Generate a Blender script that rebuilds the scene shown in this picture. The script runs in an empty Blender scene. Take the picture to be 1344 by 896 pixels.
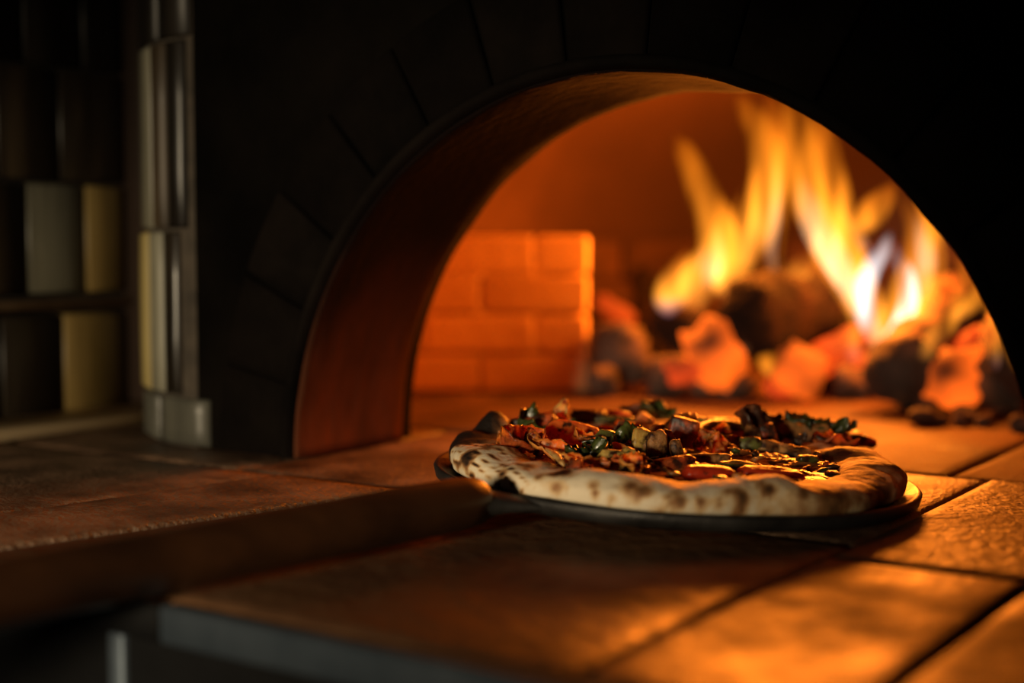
import bpy, bmesh, math, random
from mathutils import Vector, Matrix, noise
PI = math.pi
C = bpy.context.scene.collection
S = bpy.context.scene

# ------------------------------------------------------------------ camera, world, lights, exposure
# World frame: x along the oven front, y into the oven, z up; origin on the hearth under the middle of the mouth.
CAM = Vector((0.405, -0.7096, 0.141))
PITCH, YAW = math.radians(3.8), math.radians(34)
cam = bpy.data.objects.new('camera', bpy.data.cameras.new('camera'))
C.objects.link(cam)
cam.location = CAM
cam.rotation_euler = (PI / 2 - PITCH, 0, YAW)
cam.data.lens = 50
cam.data.sensor_width = 36
cam.data.clip_start = 0.02
cam.data.dof.use_dof = True
cam.data.dof.focus_distance = 0.775
cam.data.dof.aperture_fstop = 2.7
S.camera = cam

world = bpy.data.worlds.new('world')
S.world = world
world.use_nodes = True
world.node_tree.nodes['Background'].inputs[0].default_value = (0.55, 0.75, 1.0, 1)
world.node_tree.nodes['Background'].inputs[1].default_value = 0.004

S.view_settings.view_transform = 'Standard'
S.view_settings.look = 'None'
S.view_settings.gamma = 1
S.view_settings.use_curve_mapping = False
S.view_settings.exposure = 0.0


def lamp(name, kind, loc, energy, color, size, target=None):
    l = bpy.data.lights.new(name, kind)
    l.energy = energy
    l.color = color
    if kind == 'AREA':
        l.size = size
    else:
        l.shadow_soft_size = size
    o = bpy.data.objects.new(name, l)
    C.objects.link(o)
    o.location = loc
    if target:
        o.rotation_euler = (Vector(target) - Vector(loc)).to_track_quat('-Z', 'Y').to_euler()
    return o


# added warm spot behind the camera, cone shaped to light left jamb and counter
front_spot = lamp('added_front_spot', 'SPOT', (0.12, -1.9, 0.23), 120.0, (1.0, 0.80, 0.52), 0.10, (-0.21, 0, 0.02))
front_spot.data.spot_size = math.radians(27)
front_spot.data.spot_blend = 1.0


def unit_ray(px, py):
    u, v = (px - 672) / 1867.0, (448 - py) / 1867.0
    d = Vector((u, math.cos(PITCH) + v * math.sin(PITCH), v * math.cos(PITCH) - math.sin(PITCH)))
    return Matrix.Rotation(YAW, 3, 'Z') @ d


def at(px, py, depth):
    return CAM + unit_ray(px, py) * depth


def on_z(px, py, z=0.0):
    r = unit_ray(px, py)
    return CAM + r * ((z - CAM.z) / r.z)


# ------------------------------------------------------------------ materials
def new_mat(name):
    m = bpy.data.materials.new(name)
    m.use_nodes = True
    nt = m.node_tree
    return m, nt, nt.nodes['Principled BSDF'], nt.nodes, nt.links


def mat(name, c1, c2=None, rough=0.6, scale=20, metallic=0.0, bump=0.0, bscale=None, rough2=None, stretch=None, detail=8,
        lo=0.35, hi=0.65, c3=None, sss=0.0, coat=0.0, spec=0.5, glow=None, per_object=0.0, charred=0.0, soot=None):
    m, nt, p, N, L = new_mat(name)
    tc = N.new('ShaderNodeTexCoord')
    mp = N.new('ShaderNodeMapping')
    L.new(tc.outputs['Object'], mp.inputs[0])
    if stretch:
        mp.inputs['Scale'].default_value = stretch
    oi = N.new('ShaderNodeObjectInfo')
    mul = N.new('ShaderNodeMath'); mul.operation = 'MULTIPLY'; mul.inputs[1].default_value = 7.0
    L.new(oi.outputs['Random'], mul.inputs[0])
    L.new(mul.outputs[0], mp.inputs['Location'])
    nz = N.new('ShaderNodeTexNoise')
    nz.inputs['Scale'].default_value = scale
    nz.inputs['Detail'].default_value = detail
    nz.inputs['Roughness'].default_value = 0.62
    L.new(mp.outputs[0], nz.inputs['Vector'])
    cr = N.new('ShaderNodeValToRGB')
    e = cr.color_ramp.elements
    e[0].position, e[1].position = lo, hi
    e[0].color = (*c1, 1)
    e[1].color = (*(c2 or c1), 1)
    if c3:
        k = e.new((lo + hi) / 2); k.color = (*c3, 1)
    L.new(nz.outputs['Fac'], cr.inputs[0])
    if per_object:
        hsv = N.new('ShaderNodeHueSaturation')
        mr = N.new('ShaderNodeMapRange')
        mr.inputs['To Min'].default_value = 1 - per_object
        mr.inputs['To Max'].default_value = 1 + per_object
        L.new(oi.outputs['Random'], mr.inputs[0])
        L.new(mr.outputs[0], hsv.inputs['Value'])
        L.new(cr.outputs[0], hsv.inputs['Color'])
        L.new(hsv.outputs[0], p.inputs['Base Color'])
    else:
        L.new(cr.outputs[0], p.inputs['Base Color'])
    src = p.inputs['Base Color'].links[0].from_socket
    if charred:
        # browned and burnt patches
        nc = N.new('ShaderNodeTexNoise'); nc.inputs['Scale'].default_value = 150; nc.inputs['Detail'].default_value = 5
        L.new(mp.outputs[0], nc.inputs['Vector'])
        rc = N.new('ShaderNodeMapRange'); rc.inputs['From Min'].default_value = 0.62 - 0.22 * charred; rc.inputs['From Max'].default_value = 0.74 - 0.16 * charred
        L.new(nc.outputs['Fac'], rc.inputs[0])
        mx = N.new('ShaderNodeMix'); mx.data_type = 'RGBA'
        L.new(rc.outputs[0], mx.inputs[0]); L.new(src, mx.inputs[6]); mx.inputs[7].default_value = (0.035, 0.012, 0.006, 1)
        L.new(mx.outputs[2], p.inputs['Base Color']); src = mx.outputs[2]
    if soot:
        # dark tint along one axis, ragged border: shade put into the colour
        ax, a0, a1, col = soot
        so = N.new('ShaderNodeSeparateXYZ'); L.new(tc.outputs['Object'], so.inputs[0])
        ns = N.new('ShaderNodeTexNoise'); ns.inputs['Scale'].default_value = 9; ns.inputs['Detail'].default_value = 4
        L.new(tc.outputs['Object'], ns.inputs['Vector'])
        sa = N.new('ShaderNodeMath'); sa.operation = 'MULTIPLY_ADD'; sa.inputs[1].default_value = 0.25 * (a1 - a0); 
        L.new(ns.outputs['Fac'], sa.inputs[0]); L.new(so.outputs[ax], sa.inputs[2])
        rs = N.new('ShaderNodeMapRange'); rs.inputs['From Min'].default_value = a0; rs.inputs['From Max'].default_value = a1
        L.new(sa.outputs[0], rs.inputs[0])
        mx = N.new('ShaderNodeMix'); mx.data_type = 'RGBA'
        L.new(rs.outputs[0], mx.inputs[0]); L.new(src, mx.inputs[6]); mx.inputs[7].default_value = (*col, 1)
        L.new(mx.outputs[2], p.inputs['Base Color'])
    p.inputs['Metallic'].default_value = metallic
    p.inputs['Roughness'].default_value = rough
    p.inputs['Specular IOR Level'].default_value = spec
    if rough2 is not None:
        mr2 = N.new('ShaderNodeMapRange')
        mr2.inputs['From Min'].default_value = 0.35
        mr2.inputs['From Max'].default_value = 0.65
        mr2.inputs['To Min'].default_value = rough
        mr2.inputs['To Max'].default_value = rough2
        L.new(nz.outputs['Fac'], mr2.inputs[0])
        L.new(mr2.outputs[0], p.inputs['Roughness'])
    if bump:
        nb = N.new('ShaderNodeTexNoise')
        nb.inputs['Scale'].default_value = bscale or scale * 4
        nb.inputs['Detail'].default_value = 6
        L.new(mp.outputs[0], nb.inputs['Vector'])
        bp = N.new('ShaderNodeBump')
        bp.inputs['Strength'].default_value = 0.8
        bp.inputs['Distance'].default_value = bump
        L.new(nb.outputs['Fac'], bp.inputs['Height'])
        L.new(bp.outputs[0], p.inputs['Normal'])
    if sss:
        p.inputs['Subsurface Weight'].default_value = sss
        p.inputs['Subsurface Radius'].default_value = (0.010, 0.004, 0.0015)
        p.inputs['Subsurface Scale'].default_value = 1.0
    if coat:
        p.inputs['Coat Weight'].default_value = coat
        p.inputs['Coat Roughness'].default_value = 0.12
    if glow:
        # embers: the crevices of the coal glow
        col, st, thr = glow
        ng = N.new('ShaderNodeTexNoise'); ng.inputs['Scale'].default_value = 22; ng.inputs['Detail'].default_value = 1.5
        L.new(mp.outputs[0], ng.inputs['Vector'])
        rg = N.new('ShaderNodeMapRange'); rg.inputs['From Min'].default_value = thr; rg.inputs['From Max'].default_value = thr + 0.5
        rg.inputs['To Min'].default_value = 0.0; rg.inputs['To Max'].default_value = st
        L.new(ng.outputs['Fac'], rg.inputs[0])
        L.new(rg.outputs[0], p.inputs['Emission Strength'])
        p.inputs['Emission Color'].default_value = (*col, 1)
    return m


M = {}
M['stone'] = mat('hearth_stone', (0.06, 0.033, 0.02), (0.34, 0.195, 0.11), 0.34, 16, bump=0.0045, bscale=300, rough2=0.6, c3=(0.17, 0.095, 0.054), per_object=0.22)
M['stone_smooth'] = mat('worn_hearth_stone', (0.045, 0.020, 0.010), (0.23, 0.115, 0.055), 0.72, 11, bump=0.0022, bscale=85, rough2=0.34, c3=(0.13, 0.062, 0.03), per_object=0.12, spec=0.32, lo=0.3, hi=0.7)
M['stone_burnt'] = mat('burnt_stone', (0.010, 0.006, 0.004), (0.07, 0.035, 0.018), 0.40, 14, bump=0.003, bscale=160, rough2=0.7, per_object=0.15)
M['stone_inner'] = mat('darkened_inner_hearth_stone', (0.03, 0.0135, 0.006), (0.105, 0.046, 0.018), 0.6, 12, bump=0.002, bscale=200, rough2=0.8, spec=0.25, per_object=0.15)  # darker colour holds back the strong firelight on the inner slabs
M['firebrick'] = mat('firebrick', (0.40, 0.22, 0.11), (0.66, 0.40, 0.21), 0.9, 7, bump=0.001, bscale=120, per_object=0.16)
M['firebrick_pale'] = mat('pale_firebrick', (0.62, 0.36, 0.16), (0.78, 0.50, 0.24), 0.9, 6, bump=0.001, bscale=90, per_object=0.07)
M['dome'] = mat('shaded_dome_plaster', (0.08, 0.035, 0.014), (0.17, 0.078, 0.032), 0.95, 3.5, bump=0.002, bscale=40, detail=4, soot=(1, 0.68, 0.98, (0.035, 0.016, 0.01)))  # back end darkened to imitate the dim dome behind the fire
M['mortar'] = mat('dark_mortar', (0.03, 0.024, 0.018), (0.07, 0.055, 0.04), 0.95, 40, bump=0.0006)
M['soot'] = mat('black_soot_plaster', (0.0016, 0.0013, 0.0011), (0.005, 0.0038, 0.003), 0.95, 8, bump=0.0008, bscale=60, spec=0.03)
M['soot_tile'] = mat('blackened_tile', (0.0018, 0.0014, 0.0012), (0.007, 0.005, 0.004), 0.9, 10, bump=0.0005, bscale=40, spec=0.04, per_object=0.3)
M['lining'] = mat('rusty_iron_lining', (0.018, 0.008, 0.005), (0.17, 0.050, 0.021), 0.85, 11, soot=(2, 0.03, 0.17, (0.006, 0.0032, 0.0025)), bump=0.0012, bscale=130, rough2=0.95, stretch=(1, 1, 0.35), spec=0.05)  # crown darkened in the colour to imitate the unlit upper sleeve
M['steel'] = mat('brushed_steel', (0.05, 0.068, 0.09), (0.10, 0.125, 0.155), 0.5, 14, metallic=0.6, bump=0.0002)
M['black_steel'] = mat('black_panel', (0.0015, 0.0016, 0.0018), (0.005, 0.005, 0.0055), 0.7, 8, bump=0.0003, spec=0.1)
M['peel_iron'] = mat('blackened_peel_iron', (0.014, 0.013, 0.013), (0.055, 0.05, 0.046), 0.38, 24, metallic=0.5, bump=0.0005, bscale=200, rough2=0.6)
M['handle_wood'] = mat('oiled_handle_wood', (0.014, 0.006, 0.003), (0.085, 0.032, 0.011), 0.38, 14, bump=0.0005, stretch=(0.12, 1, 1), bscale=60)
M['ledge_wood'] = mat('pale_ledge_wood', (0.42, 0.29, 0.16), (0.75, 0.56, 0.33), 0.5, 12, bump=0.0005, stretch=(1, 0.15, 1))
M['dark_strip'] = mat('dark_strip_surface', (0.012, 0.007, 0.005), (0.04, 0.022, 0.014), 0.6, 14, bump=0.0005, stretch=(1, 1, 0.15))
M['char'] = mat('charred_wood', (0.002, 0.0016, 0.0014), (0.014, 0.006, 0.0035), 0.95, 30, bump=0.006, bscale=70, spec=0.15)
M['bark'] = mat('scorched_bark', (0.008, 0.005, 0.004), (0.13, 0.055, 0.024), 0.85, 26, bump=0.005, bscale=55, c3=(0.03, 0.015, 0.009))
M['ash_coal'] = mat('dull_charcoal', (0.012, 0.008, 0.006), (0.10, 0.055, 0.035), 0.9, 60, bump=0.002)
M['ember'] = mat('glowing_coal', (0.012, 0.004, 0.003), (0.04, 0.012, 0.006), 0.9, 30, bump=0.002, glow=((1.0, 0.075, 0.007), 1.1, 0.22))
M['ember_hot'] = mat('hot_glowing_coal', (0.015, 0.005, 0.003), (0.05, 0.016, 0.006), 0.9, 30, bump=0.002, glow=((1.0, 0.13, 0.008), 1.75, 0.17))

# glazed tiles of the left wall and of the pier (long drips; the darkest glazes imitate fading light on the upper rows)
def glaze(name, a, b, c, rough=0.3):
    return mat(name, a, b, rough, 16, bump=0.0006, bscale=18, stretch=(1, 1, 0.12), c3=c, rough2=rough + 0.25, per_object=0.15, lo=0.3, hi=0.7)
M['glaze_olive'] = glaze('olive_glaze', (0.05, 0.035, 0.012), (0.34, 0.27, 0.10), (0.2, 0.15, 0.055))
M['glaze_yellow'] = glaze('mustard_glaze', (0.10, 0.065, 0.018), (0.46, 0.33, 0.11), (0.30, 0.2, 0.065))
M['glaze_grey'] = glaze('grey_green_glaze', (0.045, 0.042, 0.03), (0.34, 0.33, 0.25), (0.17, 0.16, 0.115))
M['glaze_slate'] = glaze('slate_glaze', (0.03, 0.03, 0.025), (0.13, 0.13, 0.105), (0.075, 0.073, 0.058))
M['glaze_dark'] = glaze('dark_brown_glaze', (0.008, 0.006, 0.004), (0.11, 0.075, 0.04), (0.03, 0.021, 0.013))
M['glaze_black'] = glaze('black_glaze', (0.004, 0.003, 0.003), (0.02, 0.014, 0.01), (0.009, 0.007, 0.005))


# ------------------------------------------------------------------ object helpers
def link(name, bm, material, parent=None, smooth=True, loc=None):
    me = bpy.data.meshes.new(name)
    bm.normal_update()
    bm.to_mesh(me)
    bm.free()
    o = bpy.data.objects.new(name, me)
    C.objects.link(o)
    for mm in (material if isinstance(material, list) else [material]):
        me.materials.append(mm)
    if smooth:
        for p in me.polygons:
            p.use_smooth = True
    if parent:
        o.parent = parent
    if loc is not None:
        o.location = loc
    return o


def tag(o, label, cat, group=None):
    o['label'] = label
    o['category'] = cat
    if group:
        o['group'] = group
    return o


def thing(name, label, cat, loc=(0, 0, 0), group=None, matrix=None):
    o = bpy.data.objects.new(name, None)
    C.objects.link(o)
    o.empty_display_size = 0.02
    if matrix is not None:
        o.matrix_world = matrix
    else:
        o.location = loc
    return tag(o, label, cat, group)


def structure(o):
    o['kind'] = 'structure'
    return o


def box(bm, x0, x1, y0, y1, z0, z1, bev=0.0):
    r = bmesh.ops.create_cube(bm, size=1)
    vs = r['verts']
    for v in vs:
        v.co = Vector((x0 if v.co.x < 0 else x1, y0 if v.co.y < 0 else y1, z0 if v.co.z < 0 else z1))
    if bev:
        es = list({e for v in vs for e in v.link_edges})
        bmesh.ops.bevel(bm, geom=es, offset=bev, segments=1, affect='EDGES')
    return bm


def grid_mesh(bm, rows, closed_u=False, closed_v=False):
    """rows: list of lists of Vector, a quad skin over them"""
    V = [[bm.verts.new(p) for p in r] for r in rows]
    nr, nc = len(V), len(V[0])
    for i in range(nr if closed_v else nr - 1):
        for j in range(nc if closed_u else nc - 1):
            a, b = V[i][j], V[i][(j + 1) % nc]
            c, d = V[(i + 1) % nr][(j + 1) % nc], V[(i + 1) % nr][j]
            try:
                bm.faces.new((a, b, c, d))
            except ValueError:
                pass
    return V


def tube(bm, pts, radii, seg=14, flat=1.0, up=Vector((0, 0, 1)), caps=True):
    """swept round (or elliptical) tube; flat scales the second cross axis"""
    rows = []
    n = len(pts)
    for i, p in enumerate(pts):
        t = (pts[min(i + 1, n - 1)] - pts[max(i - 1, 0)]).normalized()
        a = t.cross(up)
        if a.length < 1e-4:
            a = t.cross(Vector((1, 0, 0)))
        a.normalize()
        b = a.cross(t).normalized()
        rows.append([p + (a * math.cos(2 * PI * k / seg) + b * flat * math.sin(2 * PI * k / seg)) * radii[i] for k in range(seg)])
    V = grid_mesh(bm, rows, closed_u=True)
    if caps:
        bm.faces.new(list(reversed(V[0])))
        bm.faces.new(V[-1])
    bmesh.ops.recalc_face_normals(bm, faces=bm.faces)
    return V


def catmull(pts, n):
    """dense Catmull-Rom through control tuples of any length"""
    out = []
    P = [pts[0]] + list(pts) + [pts[-1]]
    for i in range(1, len(P) - 2):
        for k in range(n):
            t = k / n
            out.append(tuple(0.5 * ((2 * b) + (c - a) * t + (2 * a - 5 * b + 4 * c - d) * t * t + (3 * b - a - 3 * c + d) * t ** 3)
                             for a, b, c, d in zip(P[i - 1], P[i], P[i + 1], P[i + 2])))
    out.append(tuple(pts[-1]))
    return out


def fbm(v, f=1.0):
    v = Vector(v) * f
    return noise.noise(v) + 0.5 * noise.noise(v * 2.03) + 0.25 * noise.noise(v * 4.1)


# ------------------------------------------------------------------ the hearth: a counter of stone slabs running into the oven
FRONT = -0.325
hearth = thing('oven_hearth', 'stone slab hearth counter with steel front edge, running into the oven mouth', 'hearth', (0, 0, 0))


def lerp_line(l, y):
    (x0, y0), (x1, y1) = l
    return x0 + (x1 - x0) * (y - y0) / (y1 - y0)


LA = ((-0.252, -0.325), (-0.205, -0.062))
LB = ((-0.172, -0.325), (-0.105, -0.062))


def slab(q, material, dz=0.0, label=None, seed=0):
    """a stone slab over the quad q, rounded uneven arrises, slightly wavy top"""
    bm = bmesh.new()
    n = 9
    g = 0.0009
    c = sum((Vector((a, b)) for a, b in q), Vector((0, 0))) / 4
    rows = []
    fr = [0, 0.012, 0.04] + [0.04 + 0.92 * k / (n - 1) for k in range(1, n - 1)] + [0.96, 0.988, 1]
    for v in fr:
        row = []
        for u in fr:
            a = Vector(q[0]).lerp(Vector(q[1]), u)
            b = Vector(q[3]).lerp(Vector(q[2]), u)
            p = a.lerp(b, v)
            p += (c - p).normalized() * g
            edge = u in (0, 1) or v in (0, 1)
            edge2 = u in (0.012, 0.988) or v in (0.012, 0.988)
            z = dz + 0.0006 * noise.noise(Vector((p.x * 14, p.y * 14, seed)))
            if edge:
                z -= 0.0032 + 0.001 * noise.noise(Vector((p.x * 60, p.y * 60, seed)))
            elif edge2:
                z -= 0.0007
            row.append(Vector((p.x, p.y, z)))
        rows.append(row)
    V = grid_mesh(bm, rows)
    # skirt
    ring = V[0] + [r[-1] for r in V[1:]] + list(reversed(V[-1][:-1])) + [r[0] for r in reversed(V[1:-1])]
    low = [bm.verts.new((v.co.x, v.co.y, -0.03)) for v in ring]
    for i in range(len(ring)):
        j = (i + 1) % len(ring)
        bm.faces.new((ring[j], ring[i], low[i], low[j]))
    bmesh.ops.recalc_face_normals(bm, faces=bm.faces)
    o = link('stone_slab', bm, material, hearth)
    if label:
        o['label'] = label
    return o


yC, yF = -0.062, -0.095
def la(y): return lerp_line(LA, y)
def lb(y): return lerp_line(LB, y)
F2 = FRONT + 0.006
slab([(-0.53, F2), (la(F2), F2), (la(yC), yC), (-0.53, yC)], M['stone'], 0.0, seed=1)
slab([(la(F2), F2), (lb(F2), F2), (lb(yC), yC), (la(yC), yC)], M['stone'], 0.0008, seed=2)
slab([(lb(F2), F2), (0.165, F2), (0.165, yC), (lb(yC), yC)], M['stone_smooth'], 0.0, seed=3)
slab([(0.165, F2), (0.254, F2), (0.254, yF), (0.165, yF)], M['stone_smooth'], 0.0002, 'glossy worn stone slab', seed=4)
slab([(0.254, F2), (0.55, F2), (0.55, yF), (0.254, yF)], M['stone_smooth'], -0.0004, seed=5)
slab([(0.55, F2), (0.9, F2), (0.9, yF), (0.55, yF)], M['stone'], 0.0, seed=6)
yR = 0.165
slab([(-0.53, yC), (-0.245, yC), (-0.245, yR), (-0.53, yR)], M['stone'], 0.0004, seed=7)
slab([(-0.245, yC), (-0.02, yC), (-0.02, yR), (-0.245, yR)], M['stone'], -0.0006, seed=8)
slab([(-0.02, yC), (0.165, yC), (0.165, yR), (-0.02, yR)], M['stone'], 0.0, seed=9)
slab([(0.165, yF), (0.42, yF), (0.42, yR), (0.165, yR)], M['stone_burnt'], 0.0006, 'soot darkened stone slab', seed=10)
slab([(0.42, yF), (0.9, yF), (0.9, yR), (0.42, yR)], M['stone'], 0.0, seed=11)
for j, (y0, y1) in enumerate([(yR, 0.42), (0.42, 0.68), (0.68, 0.94), (0.94, 1.2)]):
    xs = [-0.56, -0.27, -0.02, 0.23, 0.5] if j % 2 else [-0.56, -0.36, -0.12, 0.14, 0.38, 0.5]
    for i in range(len(xs) - 1):
        slab([(xs[i], y0), (xs[i + 1], y0), (xs[i + 1], y1), (xs[i], y1)], M['stone_inner'], 0.0004 * ((i * 7 + j * 3) % 3 - 1), seed=20 + i + 7 * j)
bm = bmesh.new(); box(bm, -0.56, 0.9, FRONT + 0.006, 1.2, -0.045, -0.012)
link('mortar_bed', bm, M['mortar'], hearth, smooth=False)
bm = bmesh.new(); box(bm, -0.56, -0.024, FRONT - 0.0005, FRONT + 0.0055, -0.017, -0.0012, 0.0015)
o = link('edge_trim', bm, M['black_steel'], hearth)
bm = bmesh.new(); box(bm, -0.024, 0.9, FRONT - 0.001, FRONT + 0.0055, -0.017, -0.0012, 0.0015)
o = link('edge_trim', bm, M['steel'], hearth); o['label'] = 'blue grey steel front edge'
bm = bmesh.new(); box(bm, -0.56, 0.9, FRONT + 0.0035, FRONT + 0.03, -0.85, -0.0172)
link('front_panel', bm, M['black_steel'], hearth, smooth=False)
for x in (-0.052, 0.42, 0.86):
    bm = bmesh.new(); box(bm, x - 0.005, x + 0.005, FRONT + 0.001, FRONT + 0.014, -0.85, -0.017, 0.001)
    link('steel_post', bm, M['steel'], hearth)
bm = bmesh.new(); box(bm, -0.5, -0.058, FRONT - 0.002, FRONT + 0.012, -0.088, -0.08, 0.001)
link('towel_rail', bm, M['steel'], hearth)

# ------------------------------------------------------------------ the room: left wall of glazed tiles, ledge, dark strip, floor
WX = -0.53
bm = bmesh.new(); box(bm, WX - 0.05, WX - 0.006, -0.6, 0.16, -0.9, 0.9)
wall_left = structure(link('wall_left', bm, M['mortar'], smooth=False))
wall_left['label'] = 'left wall clad in glazed olive and grey tiles'


def wall_tile(y0, y1, z0, z1, m, out=0.006):
    bm = bmesh.new()
    box(bm, WX - 0.008, WX + out, y0 + 0.0018, y1 - 0.0018, z0 + 0.0018, z1 - 0.0018, 0.0018)
    link('tile', bm, m, wall_left)


rnd = random.Random(4)
rows_z = [(0.008, 0.089), (0.103, 0.192), (0.192, 0.282), (0.282, 0.372), (0.372, 0.462)]
for r, (z0, z1) in enumerate(rows_z):
    edges = [-0.35, -0.26, -0.155, -0.072, -0.004, 0.052, 0.094] if r % 2 else [-0.35, -0.24, -0.17, -0.1, -0.03, 0.028, 0.094]
    for i in range(len(edges) - 1):
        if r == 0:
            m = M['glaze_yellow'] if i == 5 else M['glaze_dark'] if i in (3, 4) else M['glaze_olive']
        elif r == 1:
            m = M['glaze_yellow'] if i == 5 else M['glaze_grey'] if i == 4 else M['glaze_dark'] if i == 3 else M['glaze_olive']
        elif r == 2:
            m = M['glaze_dark']  # upper rows glazed dark to imitate light fading upward
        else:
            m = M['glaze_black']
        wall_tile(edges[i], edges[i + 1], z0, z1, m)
bm = bmesh.new(); box(bm, WX - 0.006, WX + 0.011, -0.35, 0.094, 0.0915, 0.1005, 0.002)
structure(link('trim_1', bm, mat('clay_trim', (0.16, 0.10, 0.06), (0.34, 0.23, 0.14), 0.5, 14, bump=0.0005)))['label'] = 'thin clay moulding between two rows of wall tiles'
bm = bmesh.new(); box(bm, WX + 0.0065, -0.462, -0.35, 0.108, 0.0008, 0.0105, 0.002)
structure(link('baseboard_left', bm, M['ledge_wood']))['label'] = 'pale wooden ledge strip along the foot of the tiled wall'
bm = bmesh.new(); box(bm, WX - 0.004, -0.488, 0.0955, 0.14, 0.011, 0.9, 0.003)  # dark upright strip between wall tiles and pier
structure(link('trim_2', bm, M['dark_strip']))['label'] = 'dark upright strip in the corner beside the oven'
bm = bmesh.new(); box(bm, -0.6, 2.2, -2.4, 1.4, -0.95, -0.9)
structure(link('floor', bm, mat('dark_floor_tile', (0.02, 0.018, 0.016), (0.05, 0.045, 0.04), 0.6, 6), smooth=False))['label'] = 'dark kitchen floor'

# ------------------------------------------------------------------ the oven
oven = thing('pizza_oven', 'black sooted wood-fired oven with a round arched mouth and tiled corner', 'oven', (0, 0, 0))
R = 0.2395
FY = -0.012          # front face
# front face with its arched hole
bm = bmesh.new()
inner, outer = [], []
X0, X1, ZT = -0.33, 1.2, 0.95
for k in range(73):
    a = PI - PI * k / 72
    ca, sa = math.cos(a), math.sin(a)
    inner.append(Vector((R * 1.022 * ca, FY, max(R * 1.022 * sa, 0.0008))))
    t = min((X0 if ca < 0 else X1) / ca if abs(ca) > 1e-6 else 1e9, ZT / sa if sa > 1e-6 else 1e9)
    outer.append(Vector((t * ca, FY, max(t * sa, 0.0008))))
rows = [[i.lerp(o_, f) for i, o_ in zip(inner, outer)] for f in (0, 0.1, 0.3, 0.6, 1)]
V = grid_mesh(bm, rows)
corner = [bm.verts.new((X0, FY, ZT)), bm.verts.new((X1, FY, ZT))]
def between(c, ax):
    for a, b in zip(V[-1][:-1], V[-1][1:]):
        if abs(a.co.z - ZT) > 1e-4 and abs(b.co.z - ZT) < 1e-4 and c.co.x < 0 and a.co.x < 0:
            bm.faces.new((a, b, c))
        if abs(a.co.z - ZT) < 1e-4 and abs(b.co.z - ZT) > 1e-4 and c.co.x > 0 and b.co.x > 0:
            bm.faces.new((a, b, c))
between(corner[0], 0); between(corner[1], 0)
bmesh.ops.recalc_face_normals(bm, faces=bm.faces)
o = link('front_face', bm, M['soot'], oven, smooth=False)
sm = o.modifiers.new('thick', 'SOLIDIFY'); sm.thickness = 0.02; sm.offset = -1 if o.data.polygons[0].normal.y < 0 else 1


# rounded corner pier on the left
PR = 0.127
def pier(Lq, off=0.0):
    """point on the pier's outline, Lq metres leftwards from the mouth's left edge"""
    s0 = 0.24
    if Lq < 0.09:
        return Vector((-s0 - Lq, FY - off, 0))
    a = (Lq - 0.09) / PR
    if a < PI / 2:
        return Vector((-0.33 - (PR + off) * math.sin(a), FY + PR - (PR + off) * math.cos(a), 0))
    return Vector((-0.33 - PR - off, FY + PR + (Lq - 0.09 - PR * PI / 2), 0))


bm = bmesh.new()
LS = [0.0905] + [0.09 + PR * PI / 2 * k / 24 for k in range(1, 25)] + [0.31, 0.33]
grid_mesh(bm, [[pier(l) + Vector((0, 0, z)) for l in LS] for z in (0.0008, 0.2, 0.5, 0.95)])
bmesh.ops.recalc_face_normals(bm, faces=bm.faces)
o = link('corner_pier', bm, M['mortar'], oven)


def pier_tile(l0, l1, z0, z1, m, seed):
    bm = bmesh.new()
    g = 0.0013
    l0 += g; l1 -= g; z0 += g; z1 -= g
    n = max(3, int((l1 - l0) / 0.012))
    hgt = 0.0055 + 0.0015 * noise.noise(Vector((seed * 3.1, 0, 0)))
    rows = []
    for z, ins in ((z0, 0), (z0 + 0.002, 1), (z0 + (z1 - z0) * 0.35, 1), (z0 + (z1 - z0) * 0.7, 1), (z1 - 0.002, 1), (z1, 0)):
        row = []
        for k in range(n + 1):
            l = l0 + (l1 - l0) * k / n
            rim = ins == 0 or k in (0, n)
            h = hgt - 0.003 if rim else hgt + 0.0009 * noise.noise(Vector((l * 40, z * 25, seed)))
            row.append(pier(l, h) + Vector((0, 0, z)))
        rows.append([pier(l0, -0.001) + Vector((0, 0, z))] + row + [pier(l1, -0.001) + Vector((0, 0, z))])
    bot = [pier(l0 + (l1 - l0) * max(0, min(n, k - 1)) / n, -0.001) + Vector((0, 0, z0)) for k in range(n + 3)]
    top = [pier(l0 + (l1 - l0) * max(0, min(n, k - 1)) / n, -0.001) + Vector((0, 0, z1)) for k in range(n + 3)]
    grid_mesh(bm, [bot] + rows + [top])
    bmesh.ops.recalc_face_normals(bm, faces=bm.faces)
    link('cladding_tile', bm, m, oven)


prow = [(0.001, 0.036, [0.077, 0.135, 0.2, 0.27, 0.35]), (0.036, 0.153, [0.105, 0.128, 0.155, 0.2, 0.26, 0.34]),
        (0.153, 0.285, [0.096, 0.119, 0.142, 0.175, 0.23, 0.3]), (0.285, 0.4, [0.09, 0.13, 0.18, 0.24, 0.31]), (0.4, 0.52, [0.09, 0.15, 0.22, 0.3])]
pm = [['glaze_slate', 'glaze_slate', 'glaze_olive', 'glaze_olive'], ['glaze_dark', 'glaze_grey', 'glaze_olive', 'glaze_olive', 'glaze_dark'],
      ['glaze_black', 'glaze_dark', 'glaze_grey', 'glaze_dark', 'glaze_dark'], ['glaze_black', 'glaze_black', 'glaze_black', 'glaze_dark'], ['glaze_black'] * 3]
sd = 0
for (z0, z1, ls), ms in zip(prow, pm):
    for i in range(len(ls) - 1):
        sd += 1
        pier_tile(ls[i], ls[i + 1], z0, z1, M[ms[i]], sd)

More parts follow.
